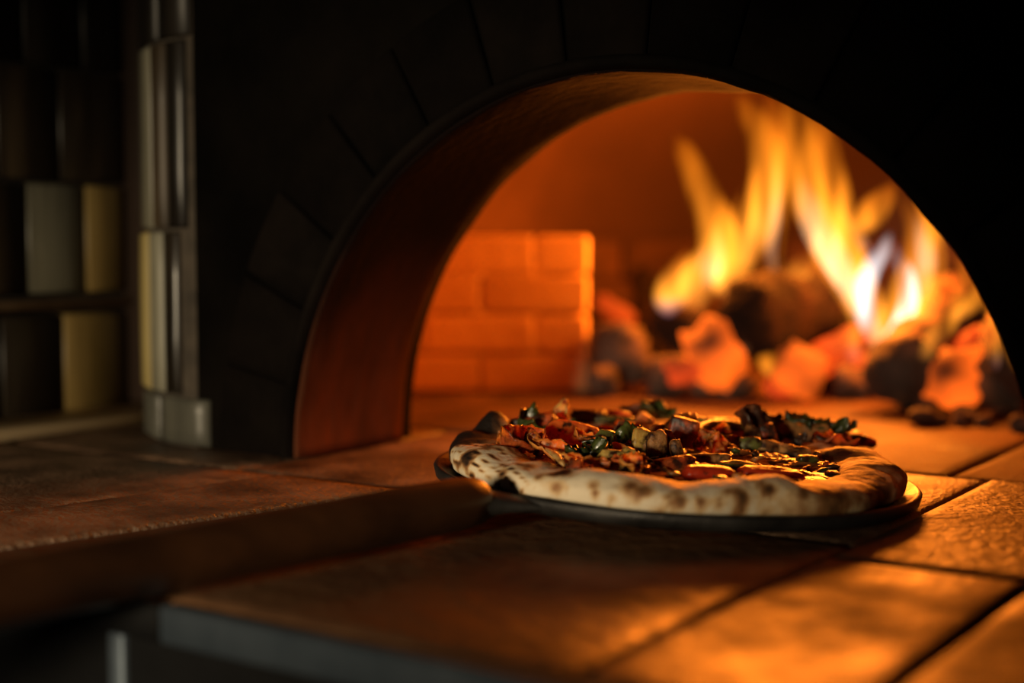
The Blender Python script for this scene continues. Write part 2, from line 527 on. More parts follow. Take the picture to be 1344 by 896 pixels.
# blackened voussoir tiles round the mouth
NV = 15
for k in range(NV):
    a0, a1 = PI * k / NV + 0.006, PI * (k + 1) / NV - 0.006
    r0, r1 = R * 1.03, R + 0.066
    bm = bmesh.new()
    rows = []
    for f, out in ((0, 0.001), (0.0, 0.003), (0.03, 0.0055), (0.5, 0.006), (0.97, 0.0055), (1, 0.003), (1, 0.001)):
        row = []
        for j, (g, dd) in enumerate(((0, -0.004), (0.0, -0.002), (0.03, 0), (0.35, 0), (0.65, 0), (0.97, 0), (1, -0.002), (1, -0.004))):
            r_ = r0 + (r1 - r0) * f
            a = a0 + (a1 - a0) * g
            row.append(Vector((r_ * math.cos(a), FY - max(0.0005, out + dd), max(0.001, r_ * math.sin(a)))))
        rows.append(row)
    grid_mesh(bm, rows)
    bmesh.ops.recalc_face_normals(bm, faces=bm.faces)
    o = link('arch_tile', bm, M['soot_tile'], oven)

# iron lining of the mouth: rolled front lip, sleeve, ragged inner lip
bm = bmesh.new()
prof = [(R + 0.0004, -0.0125), (R, -0.008), (R, 0.01), (R + 0.0005, 0.035), (R, 0.06), (R - 0.0005, 0.085), (R - 0.001, 0.097), (R + 0.001, 0.1015), (R + 0.006, 0.1025), (R + 0.009, 0.1)]
rows = []
for i, (r_, y) in enumerate(prof):
    row = []
    for k in range(97):
        a = PI * k / 96
        w = 0.0012 * fbm((math.cos(a) * 3, math.sin(a) * 3, y * 6), 2)
        wy = 0.0016 * noise.noise(Vector((a * 5, 3, 0))) if i >= 7 else 0
        row.append(Vector(((r_ + w) * math.cos(a), y + wy, max(0.0008, (r_ + w) * math.sin(a)))))
    rows.append(row)
grid_mesh(bm, rows)
bmesh.ops.recalc_face_normals(bm, faces=bm.faces)
o = link('arch_lining', bm, M['lining'], oven)
o['label'] = 'rust brown iron sleeve of the mouth'
sm = o.modifiers.new('thick', 'SOLIDIFY'); sm.thickness = 0.002; sm.offset = 0

# blackened rolled rim in front of the sleeve
bm = bmesh.new()
grid_mesh(bm, [[Vector((r_ * math.cos(PI * k / 96), y, max(0.0008, r_ * math.sin(PI * k / 96)))) for k in range(97)]
               for r_, y in ((R + 0.009, -0.0125), (R + 0.0075, -0.0185), (R + 0.004, -0.0205), (R + 0.0012, -0.018), (R + 0.0004, -0.0128))])
bmesh.ops.recalc_face_normals(bm, faces=bm.faces)
o = link('arch_rim', bm, M['soot_tile'], oven); o['label'] = 'black rolled rim of the mouth'

# black collar between sleeve and chamber
bm = bmesh.new()
rows = []
for r_, y in ((R + 0.006, 0.098), (R + 0.003, 0.104), (R + 0.0045, 0.117), (R + 0.03, 0.124), (R + 0.05, 0.16)):
    rows.append([Vector(((r_ + 0.002 * noise.noise(Vector((k * 0.4, y * 40, 0)))) * math.cos(PI * k / 64), y, max(0.0008, r_ * math.sin(PI * k / 64)))) for k in range(65)])
grid_mesh(bm, rows)
bmesh.ops.recalc_face_normals(bm, faces=bm.faces)
link('throat', bm, M['soot'], oven)

# chamber: ring of firebricks and plaster dome
DC, DR = Vector((-0.03, 0.60, 0)), 0.53
bm = bmesh.new()
rows = []
for i in range(25):
    if i < 5:
        z, r_ = 0.15 * i / 4 , DR + (0.03 if i < 4 else 0.0)
    else:
        a = PI / 2 * (i - 4) / 20
        z, r_ = 0.15 + 0.27 * math.sin(a), DR * math.cos(a)
    rows.append([DC + Vector((r_ * math.cos(2 * PI * k / 120), r_ * math.sin(2 * PI * k / 120), max(0.0008, z) + 0.006 * fbm((math.cos(2 * PI * k / 120), math.sin(2 * PI * k / 120), z * 3), 3) * (i > 5))) for k in range(120)])
grid_mesh(bm, rows, closed_u=True)
kill = [f for f in bm.faces if f.calc_center_median().y < 0.34 and math.hypot(f.calc_center_median().x, f.calc_center_median().z) < R + 0.012]
bmesh.ops.delete(bm, geom=kill, context='FACES')
bmesh.ops.recalc_face_normals(bm, faces=bm.faces)
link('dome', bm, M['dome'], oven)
# outer shell of the oven, so that the chamber is closed from above and behind
bm = bmesh.new(); box(bm, -0.46, 1.2, 0.01, 1.25, 0.94, 0.97); link('oven_top', bm, M['soot'], oven, smooth=False)


def brick_mesh(w, d, h, name='brick'):
    bm = bmesh.new()
    box(bm, -w / 2, w / 2, -d / 2, d / 2, 0, h, 0.003)
    me = bpy.data.meshes.new(name)
    bm.to_mesh(me); bm.free()
    return me


ring_me = brick_mesh(0.106, 0.04, 0.0475)
ring_me.materials.append(M['firebrick'])
shaded_me = ring_me.copy()  # darker copy for the back ring, shade behind the fire put into colour
shaded_me.materials.clear()
shaded_me.materials.append(mat('shaded_firebrick', (0.03, 0.014, 0.008), (0.12, 0.055, 0.025), 0.95, 7, bump=0.001, bscale=120, per_object=0.2))
for c in range(3):
    n = 30
    for k in range(n):
        a = 2 * PI * (k + 0.5 * (c % 2)) / n
        x, y = DC.x + (DR + 0.012) * math.cos(a), DC.y + (DR + 0.012) * math.sin(a)
        if y < 0.34 and abs(x) < 0.31:
            continue
        if y < 0.45 and x > -0.1:      # nothing of the near right side is in view
            continue
        b = bpy.data.objects.new('brick', shaded_me if y > 0.80 + 0.06 * noise.noise(Vector((k * 0.7, c, 3))) else ring_me)
        C.objects.link(b)
        b.parent = oven
        b.location = (x, y, 0.0008 + 0.05 * c)
        b.rotation_euler = (0, 0, a + PI / 2 + 0.02 * noise.noise(Vector((k, c, 0))))

# low guard wall of pale firebricks left of the fire
gp0, gp1 = Vector((-0.475, 0.352, 0)), Vector((-0.300, 0.470, 0))
gd = (gp1 - gp0); glen = gd.length; gd.normalize()
gang = math.atan2(gd.y, gd.x)
h_ = 0.0382
half_me = brick_mesh(glen / 4 - 0.0015, 0.055, h_ - 0.0015); half_me.materials.append(M['firebrick_pale'])
full_me = brick_mesh(glen / 2 - 0.0015, 0.055, h_ - 0.0015); full_me.materials.append(M['firebrick_pale'])
for c in range(4):
    segs = [(0, 0.5), (0.5, 1.0)] if c % 2 == 0 else [(0, 0.25), (0.25, 0.75), (0.75, 1.0)]
    for s0, s1 in segs:
        b = bpy.data.objects.new('guard_brick', full_me if s1 - s0 > 0.3 else half_me)
        C.objects.link(b)
        b.parent = oven
        p = gp0 + gd * glen * (s0 + s1) / 2
        b.location = (p.x - gd.y * 0.0275 + 0.001 * noise.noise(Vector((c * 3.3, s0 * 9, 0))), p.y + gd.x * 0.0275, 0.0008 + h_ * c)
        b.rotation_euler = (0, 0, gang + 0.012 * noise.noise(Vector((c * 5.1, s0 * 7, 2))))

# ------------------------------------------------------------------ logs, charcoal and embers
def log(p0, p1, r0, r1, material, label, seed, group=None):
    c = (p0 + p1) / 2
    bm = bmesh.new()
    n = 22
    rows = []
    ax = (p1 - p0).normalized()
    sx = ax.cross(Vector((0, 0, 1))).normalized()
    sy = sx.cross(ax).normalized()
    for i in range(n + 1):
        t = i / n
        p = p0.lerp(p1, t) + Vector((0, 0, 0.006 * math.sin(t * 5 + seed)))
        r = r0 + (r1 - r0) * t
        r *= min(1, 0.55 + 0.45 * min(i, n - i) / 3)
        row = []
        for k in range(24):
            a = 2 * PI * k / 24
            d = sx * math.cos(a) + sy * math.sin(a)
            q = p + d * r
            rr = r * (1 + 0.3 * fbm(q + Vector((seed * 3, 0, 0)), 30) + 0.12 * noise.noise(q * 110))
            row.append(p + d * rr - c)
        rows.append(row)
    V = grid_mesh(bm, rows, closed_u=True)
    bm.faces.new(list(reversed(V[0]))); bm.faces.new(V[-1])
    bmesh.ops.recalc_face_normals(bm, faces=bm.faces)
    o = link('log', bm, material, loc=c)
    return tag(o, label, 'log', group)


log(at(955, 437, 1.30), at(1125, 372, 1.40), 0.036, 0.032, M['char'], 'thick black charred log lying slanted in the middle of the fire', 1)
log(at(868, 400, 1.42), at(960, 470, 1.36), 0.024, 0.026, M['char'], 'charred log leaning at the left end of the fire', 2)
log(at(1168, 500, 1.20), at(1262, 395, 1.32), 0.036, 0.03, M['bark'], 'rough scorched log standing under the white-hot flame', 3)
log(at(1290, 520, 1.19), at(1345, 430, 1.22), 0.026, 0.024, M['bark'], 'scorched log at the right end of the fire by the arch edge', 4)
log(at(1010, 500, 1.40), at(1165, 510, 1.36), 0.016, 0.018, M['char'], 'thin charred stick lying low across the ember bed', 5)
log(at(842, 350, 1.60), at(858, 490, 1.58), 0.015, 0.019, M['char'], 'dark blackened log upright behind the left end of the fire', 6)


def rock(name, p, dims, material, label, cat, seed, group=None, rough=0.28, f=1.0, rot=0.0, sub=3):
    bm = bmesh.new()
    bmesh.ops.create_icosphere(bm, subdivisions=sub, radius=1)
    for v in bm.verts:
        n0 = v.co.normalized()
        # facets: push towards a boxy lump
        m = max(abs(n0.x), abs(n0.y), abs(n0.z))
        q = n0 * (0.62 + 0.38 / m * 0.75)
        q *= 1 + rough * fbm(n0 * 1.6 * f + Vector((seed * 2.7, seed, 0)))
        v.co = Vector((q.x * dims[0], q.y * dims[1], q.z * dims[2]))
    bmesh.ops.rotate(bm, verts=bm.verts, cent=(0, 0, 0), matrix=Matrix.Rotation(rot, 3, 'Y'))
    bmesh.ops.rotate(bm, verts=bm.verts, cent=(0, 0, 0), matrix=Matrix.Rotation(YAW, 3, 'Z'))
    bmesh.ops.recalc_face_normals(bm, faces=bm.faces)
    o = link(name, bm, material, loc=p)
    if p.z - 0.2 < 0:
        zmin = min(v.co.z for v in o.data.vertices)
        if o.location.z + zmin < 0.001:
            o.location.z = 0.0005 - zmin
    return tag(o, label, cat, group)


# glowing embers seen as soft red-orange shapes
rock('ember', at(940, 464, 1.31), (0.029, 0.024, 0.033), M['ember_hot'], 'large orange glowing ember left of the middle log, peaked on top', 'ember', 1, rot=-0.35, rough=0.45)
rock('ember', at(905, 486, 1.33), (0.026, 0.02, 0.014), M['ember'], 'low red ember at the foot of the peaked orange one', 'ember', 2)
rock('ember', at(1052, 494, 1.29), (0.024, 0.018, 0.024), M['ember_hot'], 'orange glowing ember in the centre, below the thick charred log', 'ember', 3, rough=0.36, rot=0.5)
rock('ember', at(1095, 462, 1.34), (0.040, 0.02, 0.016), M['ember'], 'long red ember rising to the right under the thick charred log', 'ember', 4, rot=-0.6)
rock('ember', at(1125, 485, 1.33), (0.022, 0.02, 0.018), M['ember'], 'red ember just left of the rough standing log', 'ember', 5)
rock('ember', at(1252, 508, 1.20), (0.030, 0.024, 0.026), M['ember_hot'], 'big bright orange ember right of the rough standing log', 'ember', 6, rot=-0.3, rough=0.42)
rock('ember', at(1272, 468, 1.22), (0.015, 0.016, 0.030), M['ember'], 'narrow red ember standing on the big bright right-hand one', 'ember', 7, rot=0.4)
rock('ember', at(1334, 455, 1.2), (0.008, 0.010, 0.032), M['ember'], 'thin red ember strip at the arch edge on the far right', 'ember', 8, rot=-0.42)
rock('ember', at(808, 408, 1.52), (0.026, 0.02, 0.012), M['ember'], 'dim red ember resting near the pale guard bricks', 'ember', 9, rot=0.6)
rock('ember', at(1030, 516, 1.33), (0.022, 0.02, 0.010), M['ember'], 'flat dull red ember at the front of the ember bed', 'ember', 10)
# dark lumps
rock('charcoal', on_z(815, 515), (0.030, 0.026, 0.034), M['ash_coal'], 'dark charcoal lump alone on the hearth left of the fire', 'charcoal', 21)
rock('charcoal', on_z(790, 520), (0.016, 0.02, 0.014), M['ash_coal'], 'small dark charcoal beside the lone lump left of the fire', 'charcoal', 22)
rock('charcoal', on_z(878, 520), (0.024, 0.022, 0.020), M['ash_coal'], 'grey charcoal piece in front of the low red ember', 'charcoal', 23)
rock('charcoal', on_z(960, 522), (0.022, 0.02, 0.012), M['ash_coal'], 'flat charcoal piece below the peaked orange ember', 'charcoal', 24)
rock('charcoal', on_z(1118, 524), (0.02, 0.02, 0.018), M['ash_coal'], 'charcoal piece at the foot of the central red embers', 'charcoal', 25)
rnd = random.Random(11)
for k in range(26):
    x = rnd.uniform(1205, 1340); y = rnd.uniform(540, 560) + (x - 1205) * 0.06
    s_ = rnd.uniform(0.004, 0.010)
    rock('charcoal', on_z(x, y), (s_ * 1.2, s_, s_ * 0.8), M['ash_coal'], 'small charcoal crumb scattered before the right-hand logs', 'charcoal', 40 + k, 'charcoal crumbs before the logs', sub=2)
for k in range(22):
    x = rnd.uniform(860, 1180); y = rnd.uniform(505, 522)
    s_ = rnd.uniform(0.006, 0.013)
    rock('charcoal', on_z(x, y), (s_ * 1.2, s_, s_ * 0.8), M['ember'] if rnd.random() < 0.3 else M['ash_coal'], 'small coal of the ember bed below the flames', 'charcoal', 80 + k, 'small coals of the ember bed', sub=2)

# ------------------------------------------------------------------ the fire: flame tongues filled with glowing gas
def flame_mat(name, strength, c_low, c_mid, c_top, soft=0.5):
    m = bpy.data.materials.new(name)
    m.use_nodes = True
    nt = m.node_tree; N = nt.nodes; L = nt.links
    N.remove(N['Principled BSDF'])
    out = N['Material Output']
    em = N.new('ShaderNodeEmission')
    tc = N.new('ShaderNodeTexCoord')
    sep = N.new('ShaderNodeSeparateXYZ')
    L.new(tc.outputs['Object'], sep.inputs[0])
    cr = N.new('ShaderNodeValToRGB')
    e = cr.color_ramp.elements
    e[0].position, e[0].color = 0.0, (*c_low, 1)
    e[1].position, e[1].color = 1.0, (*c_top, 1)
    k = e.new(0.3); k.color = (*c_mid, 1)
    L.new(sep.outputs[2], cr.inputs[0])
    L.new(cr.outputs[0], em.inputs[0])
    # strength: strongest low down, thin at the tip, streaked by rising noise
    s1 = N.new('ShaderNodeValToRGB')
    q = s1.color_ramp.elements
    q[0].position, q[0].color = 0.0, (0.55, 0.55, 0.55, 1)
    q[1].position, q[1].color = 1.0, (0.22, 0.22, 0.22, 1)
    k = q.new(0.22); k.color = (1, 1, 1, 1)
    k = q.new(0.6); k.color = (soft, soft, soft, 1)
    L.new(sep.outputs[2], s1.inputs[0])
    geo = N.new('ShaderNodeNewGeometry')
    mp = N.new('ShaderNodeMapping'); mp.inputs['Scale'].default_value = (60, 60, 11)
    L.new(geo.outputs['Position'], mp.inputs[0])
    nz = N.new('ShaderNodeTexNoise'); nz.inputs['Scale'].default_value = 1.0; nz.inputs['Detail'].default_value = 1.0
    L.new(mp.outputs[0], nz.inputs['Vector'])
    mr = N.new('ShaderNodeMapRange')
    mr.inputs['From Min'].default_value = 0.38; mr.inputs['From Max'].default_value = 0.60
    mr.inputs['To Min'].default_value = 0.03; mr.inputs['To Max'].default_value = 1.6
    L.new(nz.outputs['Fac'], mr.inputs[0])
    mu = N.new('ShaderNodeMath'); mu.operation = 'MULTIPLY'
    L.new(s1.outputs[0], mu.inputs[0]); L.new(mr.outputs[0], mu.inputs[1])
    m2 = N.new('ShaderNodeMath'); m2.operation = 'MULTIPLY'; m2.inputs[1].default_value = strength
    L.new(mu.outputs[0], m2.inputs[0])
    L.new(m2.outputs[0], em.inputs[1])
    L.new(em.outputs[0], out.inputs['Volume'])
    return m


FM = {
    'orange': flame_mat('orange_flame_gas', 54, (1, 0.30, 0.03), (1, 0.30, 0.016), (1, 0.20, 0.006)),
    'yellow': flame_mat('yellow_flame_gas', 56, (1, 0.33, 0.04), (1, 0.33, 0.022), (1, 0.23, 0.006)),
    'white': flame_mat('white_hot_flame_gas', 78, (1, 0.6, 0.32), (0.80, 0.86, 0.90), (0.85, 0.8, 0.8), 0.9),
    'cream': flame_mat('pale_flame_gas', 44, (1, 0.55, 0.26), (1, 0.70, 0.46), (1, 0.55, 0.2), 0.8),
    'small': flame_mat('small_flame_gas', 66, (0.30, 0.14, 0.20), (1, 0.36, 0.03), (1, 0.22, 0.01)),
    'faint': flame_mat('faint_flame_gas', 20, (0.75, 0.32, 0.14), (1, 0.30, 0.06), (1, 0.25, 0.015), 0.7),
}
fb = on_z(1060, 505)
fire = thing('fire', 'tall open wood fire of orange and white flames burning in the oven', 'fire', (fb.x, fb.y, 0.02))


def flame(ctrl, kind, depth, flat=0.8, label=None):
    """ctrl: (px, py, half width in px, depth offset m) from the foot to the tip"""
    P = [c if len(c) == 4 else (*c, 0.0) for c in ctrl]
    # round foot and fine tip
    x0, y0, r0, d0 = P[0]
    P = [(x0 - (P[1][0] - x0) * 0.12, y0 + r0 * 0.8, max(2, r0 * 0.25), d0)] + P
    x1, y1, r1, d1 = P[-1]
    vx, vy = x1 - P[-2][0], y1 - P[-2][1]
    ln = math.hypot(vx, vy) or 1
    P = P + [(x1 + vx / ln * r1 * 1.6, y1 + vy / ln * r1 * 1.6, max(1.2, r1 * 0.2), d1)]
    D = catmull(P, 7)
    pts = [at(a, b, depth + d) for a, b, r, d in D]
    rad = [max(0.0008, r / 1867.0 * (depth + d)) for a, b, r, d in D]
    z0 = min(p.z for p in pts); z1 = max(p.z for p in pts)
    H = z1 - z0
    base = Vector((pts[0].x, pts[0].y, z0))
    bm = bmesh.new()
    tube(bm, [p - base for p in pts], rad, seg=16, flat=flat, up=unit_ray(672, 448))
    for v in bm.verts:
        v.co.z /= H
    o = link('flame', bm, FM[kind], fire)
    o.location = base - Vector(fire.location)
    o.scale = (1, 1, H)
    if label:
        o['label'] = label
    return o


flame([(912, 395, 20), (920, 365, 30), (942, 335, 30), (938, 290, 26), (918, 240, 20), (900, 200, 14), (893, 188, 9)], 'yellow', 1.36, label='left flame tongue leaning to the left')
flame([(950, 375, 16), (965, 345, 24), (958, 305, 22), (948, 275, 12), (944, 262, 6)], 'yellow', 1.37)
flame([(878, 398, 20), (884, 375, 22), (893, 352, 14), (900, 335, 6)], 'small', 1.35, label='small round flame at the far left')
flame([(975, 345, 12), (990, 318, 22), (1000, 275, 24), (1010, 225, 26), (1003, 180, 24), (985, 150, 16), (972, 132, 8)], 'yellow', 1.38)
flame([(968, 320, 8), (976, 285, 16), (988, 250, 14), (995, 225, 8)], 'orange', 1.4)
flame([(1012, 400, 14), (1010, 360, 14), (1014, 310, 15), (1022, 255, 18), (1022, 200, 20), (1016, 150, 14), (1010, 128, 6)], 'orange', 1.36)
flame([(1013, 398, 14), (1012, 385, 16), (1016, 368, 10)], 'small', 1.32)
flame([(1036, 378, 13), (1047, 358, 18), (1058, 343, 12)], 'small', 1.34)
flame([(1150, 440, 18), (1128, 385, 27), (1100, 330, 33), (1074, 275, 31), (1060, 225, 27), (1052, 180, 24), (1042, 140, 16), (1034, 112, 6)], 'yellow', 1.33, label='tallest flame tongue rising to the arch')
flame([(1140, 425, 11), (1120, 385, 14), (1096, 340, 19), (1074, 300, 21), (1060, 265, 15), (1053, 240, 7)], 'cream', 1.32, 0.7)
flame([(930, 372, 8), (938, 352, 13), (943, 325, 10), (940, 300, 5)], 'cream', 1.35, 0.7)
flame([(997, 318, 6), (1000, 292, 10), (1004, 262, 7), (1006, 240, 4)], 'cream', 1.36, 0.7)
flame([(1212, 372, 9), (1216, 340, 13), (1210, 308, 9), (1204, 285, 4)], 'cream', 1.25, 0.7)
flame([(1110, 320, 14), (1098, 270, 22), (1086, 220, 22), (1082, 180, 16), (1075, 150, 8)], 'orange', 1.34)
flame([(1165, 445, 20), (1190, 395, 29), (1213, 345, 28), (1210, 300, 22), (1195, 265, 14), (1188, 245, 6)], 'yellow', 1.26, label='bright flame tongue on the right')
flame([(1152, 448, 9), (1138, 420, 13), (1134, 385, 14), (1143, 352, 13), (1158, 330, 10), (1166, 312, 5)], 'white', 1.26, 0.8, 'white-hot core of the fire')
flame([(1160, 450, 9), (1180, 428, 12), (1193, 395, 13), (1190, 362, 12), (1178, 336, 8), (1170, 318, 4)], 'white', 1.25, 0.8, 'white-hot core of the fire')
flame([(1130, 300, 12), (1145, 278, 20), (1162, 258, 14), (1172, 244, 6)], 'orange', 1.31)
flame([(1215, 466, 9), (1232, 436, 16), (1252, 408, 12), (1262, 375, 8), (1264, 345, 5)], 'yellow', 1.18, label='slanting flame before the right-hand logs')
flame([(1256, 415, 8), (1278, 395, 12), (1290, 372, 8), (1285, 345, 5)], 'orange', 1.18)
flame([(1303, 480, 9), (1302, 455, 11), (1306, 425, 7), (1308, 400, 4)], 'small', 1.15, label='small upright flame at the far right')
flame([(1119, 468, 9), (1117, 440, 12), (1114, 412, 8), (1108, 392, 4)], 'small', 1.27)
flame([(1016, 488, 12), (1010, 470, 17), (1004, 452, 9)], 'orange', 1.31)
flame([(968, 460, 12), (985, 425, 14), (1002, 395, 14), (1008, 360, 10)], 'faint', 1.3)
flame([(1140, 478, 12), (1150, 460, 18), (1158, 440, 16)], 'faint', 1.24)
flame([(955, 405, 10), (962, 380, 12), (960, 352, 7)], 'faint', 1.36)
flame([(1225, 330, 10), (1228, 295, 16), (1215, 262, 14), (1205, 240, 8)], 'orange', 1.24)

flame([(1336, 482, 6), (1318, 444, 8), (1296, 402, 9), (1270, 362, 7), (1246, 326, 4)], 'orange', 1.14, label='thin flame along the right edge of the mouth')
flame([(1018, 372, 4), (1012, 330, 6), (1017, 285, 7), (1020, 240, 5), (1017, 205, 3)], 'cream', 1.34)
flame([(1100, 372, 5), (1078, 330, 7), (1064, 292, 6), (1058, 262, 3)], 'cream', 1.30)
flame([(918, 352, 5), (930, 318, 7), (928, 280, 6), (914, 246, 4)], 'small', 1.33)
flame([(1140, 330, 6), (1118, 296, 8), (1104, 262, 6), (1098, 236, 3)], 'small', 1.29)
flame([(1208, 392, 6), (1222, 356, 8), (1222, 322, 6), (1214, 296, 3)], 'small', 1.22)

# light thrown by the fire (soft lamps inside the flames)
for p, e, s_ in ((at(935, 290, 1.37), 5.6, 0.03), (at(1060, 240, 1.36), 8.0, 0.035), (at(1172, 345, 1.26), 5.2, 0.03)):
    lamp('fire_light', 'POINT', p, e, (1.0, 0.215, 0.014), s_)

# ------------------------------------------------------------------ peel and pizza
PC = Vector((0.0372, -0.0024, 0.0))
TILT = Matrix.Rotation(math.radians(2.6), 4, Vector((-math.sin(YAW), math.cos(YAW), 0)))
BASEZ = 0.0112
PM = Matrix.Translation(PC + Vector((0, 0, BASEZ))) @ TILT @ Matrix.Rotation(YAW, 4, 'Z')
peel = thing('pizza_peel', 'round black iron pizza peel with a long dark wooden handle, under the pizza', 'peel', matrix=PM)
BR = 0.1335
bm = bmesh.new()
rows = []
prof = [(0.0, 0.0), (0.06, 0.0), (0.118, 0.0), (BR - 0.006, 0.0012), (BR - 0.002, 0.0042), (BR, 0.0046), (BR + 0.0012, 0.0030), (BR, -0.0014), (BR - 0.004, -0.0040), (BR - 0.02, -0.0045), (0.06, -0.0045), (0.0, -0.0045)]
for r_, z in prof:
    row = []
    for k in range(96):
        a = 2 * PI * k / 96
        q = max(r_, 0.0004)
        row.append(Vector((q * math.cos(a), q * math.sin(a), z)))
    rows.append(row)
grid_mesh(bm, rows, closed_u=True)
bmesh.ops.recalc_face_normals(bm, faces=bm.faces)
link('blade', bm, M['peel_iron'], peel)
# shank and ferrule towards the handle
hd = Vector((-0.705, -0.709, 0))
hs = Vector((0, 0, 1)).cross(hd)
bm = bmesh.new()
rows = []
for d, w, z, t in ((0.118, 0.036, -0.0005, 0.003), (0.130, 0.026, 0.0, 0.004), (0.142, 0.018, 0.0005, 0.005), (0.152, 0.0125, 0.001, 0.0075), (0.178, 0.0105, 0.0016, 0.0100), (0.186, 0.0098, 0.0016, 0.0098)):
    row = []
    for k in range(20):
        a = 2 * PI * k / 20
        row.append(hd * d + hs * (w * math.cos(a)) + Vector((0, 0, z + t * math.sin(a))))
    rows.append(row)
V = grid_mesh(bm, rows, closed_u=True)
bm.faces.new(V[0]); bm.faces.new(V[-1])
bmesh.ops.recalc_face_normals(bm, faces=bm.faces)
link('shank', bm, M['peel_iron'], peel)
bm = bmesh.new()
pts = [(0.150, 0.0018, 0.0040), (0.1505, 0.0018, 0.0095), (0.154, 0.0018, 0.0118), (0.165, 0.0018, 0.0128), (0.2, 0.0018, 0.0130), (0.3, 0.0016, 0.0128), (0.4, 0.0014, 0.0128), (0.55, 0.001, 0.013), (0.72, 0.0, 0.0135), (0.90, 0.0, 0.0140), (0.93, 0.0, 0.0145), (0.945, 0.0, 0.010), (0.948, 0.0, 0.003)]
tube(bm, [hd * d + Vector((0, 0, z - max(0, d - 0.16) * 0.046)) for d, z, r_ in pts], [r_ for d, z, r_ in pts], seg=24)
ho = link('handle', bm, M['handle_wood'], peel)
ho['label'] = 'long dark wooden handle'

# ---- pizza
pizza = thing('pizza', 'blistered pizza with charred crust and roasted toppings lying on the round iron peel', 'pizza', matrix=PM @ Matrix.Translation((0.0, 0.0, 0.0002)))
PMI = pizza.matrix_basis.inverted()


def on_pizza(px, py, z):
    """local point on the pizza seen at the pixel, on the plane local z"""
    o_ = PMI @ CAM
    d = PMI.to_3x3() @ unit_ray(px, py)
    return o_ + d * ((z - o_.z) / d.z)


CR, CW = 0.1075, 0.0185     # ridge radius, half width of the crust


def crust_dims(a):
    v = Vector((math.cos(a) * 2.2, math.sin(a) * 2.2, 0))
    rr = CR + 0.0035 * noise.noise(v) + 0.0015 * noise.noise(v * 3)
    hh = 0.0080 + 0.0020 * noise.noise(v + Vector((5, 0, 0))) + 0.0012 * noise.noise(v * 2.7 + Vector((9, 2, 0)))
    ww = CW + 0.002 * noise.noise(v * 1.4 + Vector((0, 7, 1)))
    return rr, hh, ww


def bubble(p, cen, rad, hgt):
    d = (Vector((p.x, p.y)) - Vector(cen)).length / rad
    return hgt * max(0.0, 1 - d * d * 0.45) ** 1.5


_b = on_pizza(644, 560, 0.018)
BUB = [((_b.x, _b.y), 0.0115, 0.0135), ((-0.12, 0.028), 0.010, 0.004), ((-0.045, -0.1), 0.012, 0.003), ((0.03, -0.108), 0.016, 0.003), ((0.108, -0.03), 0.012, 0.003), ((0.09, 0.07), 0.014, 0.0),
       ((-0.075, 0.085), 0.012, 0.004), ((0.06, 0.095), 0.014, 0.002)]
NA, NS = 420, 44
rows, chars = [], []
rng = random.Random(3)
# leopard spots: (angle, position across the section 0 inner .. 1 outer bottom, radius, strength)
spots = []
def spot_px(px, py, rad, st, z=0.011):
    spots.append([(px, py), rad, st])
for sp in ((738, 612, 0.0050, 1.3), (826, 632, 0.0052, 0.8), (845, 636, 0.0042, 0.75), (776, 632, 0.0034, 0.6), (775, 651, 0.0026, 0.7), (893, 640, 0.003, 0.5), (896, 663, 0.004, 0.75), (922, 655, 0.0036, 0.75),
           (726, 642, 0.003, 0.5), (655, 605, 0.003, 0.5), (693, 604, 0.0044, 0.75), (690, 590, 0.0034, 0.7), (652, 620, 0.003, 0.6), (980, 648, 0.006, 0.8), (1015, 640, 0.005, 0.8), (1060, 645, 0.005, 0.7), (1085, 640, 0.006, 0.85), (1120, 625, 0.006, 0.75),
           (1150, 620, 0.006, 0.8), (1165, 600, 0.007, 0.8), (1100, 612, 0.006, 0.7), (610, 590, 0.007, 1.1), (625, 560, 0.009, 1.3), (640, 548, 0.0075, 1.2), (600, 575, 0.008, 1.0), (950, 665, 0.003, 0.5), (860, 668, 0.003, 0.5), (1010, 668, 0.004, 0.5), (800, 660, 0.0026, 0.5), (715, 660, 0.002, 0.4)):
    spot_px(sp[0], sp[1], sp[2], sp[3])
ang_bubble = math.atan2(0.052, -0.098)
bm = bmesh.new()
for i in range(NA):
    a = 2 * PI * i / NA
    rr, hh, ww = crust_dims(a)
    row = []
    for j in range(NS):
        t = 2 * PI * j / NS              # 0 = outwards, PI/2 = top
        ct, st = math.cos(t), math.sin(t)
        r_ = rr + ww * math.copysign(abs(ct) ** 0.85, ct)
        z = hh + hh * math.copysign(abs(st) ** (0.8 if st > 0 else 0.45), st)
        p = Vector((r_ * math.cos(a), r_ * math.sin(a), z))
        up = max(0.0, min(1, (z - 0.004) / 0.012))
        for cen, rad, hg in BUB:
            p.z += bubble(p, cen, rad, hg) * up
        n_ = Vector((ct * math.cos(a), ct * math.sin(a), st))
        p += n_ * up * (0.0012 * fbm(p, 70) + 0.0005 * noise.noise(p * 260))
        p.z = max(p.z, 0.0004)
        row.append(p)
    rows.append(row)
V = grid_mesh(bm, rows, closed_u=True, closed_v=True)
bmesh.ops.recalc_face_normals(bm, faces=bm.faces)
bm.verts.index_update()
cam_l = PMI @ CAM
for sp in spots:       # find where on the crust the spot lies
    d = (PMI.to_3x3() @ unit_ray(*sp[0])).normalized()
    best = None
    for row in V:
        for v in row:
            w = v.co - cam_l
            t = w.dot(d)
            off = (w - d * t).length
            if off < 0.0028 and (best is None or t < best[0]):
                best = (t, v.co.copy())
    sp[0] = best[1] if best else Vector((0, 0, -1))
charval = {}
stripe_dir = Vector((0.75, 0.25, 0.6))
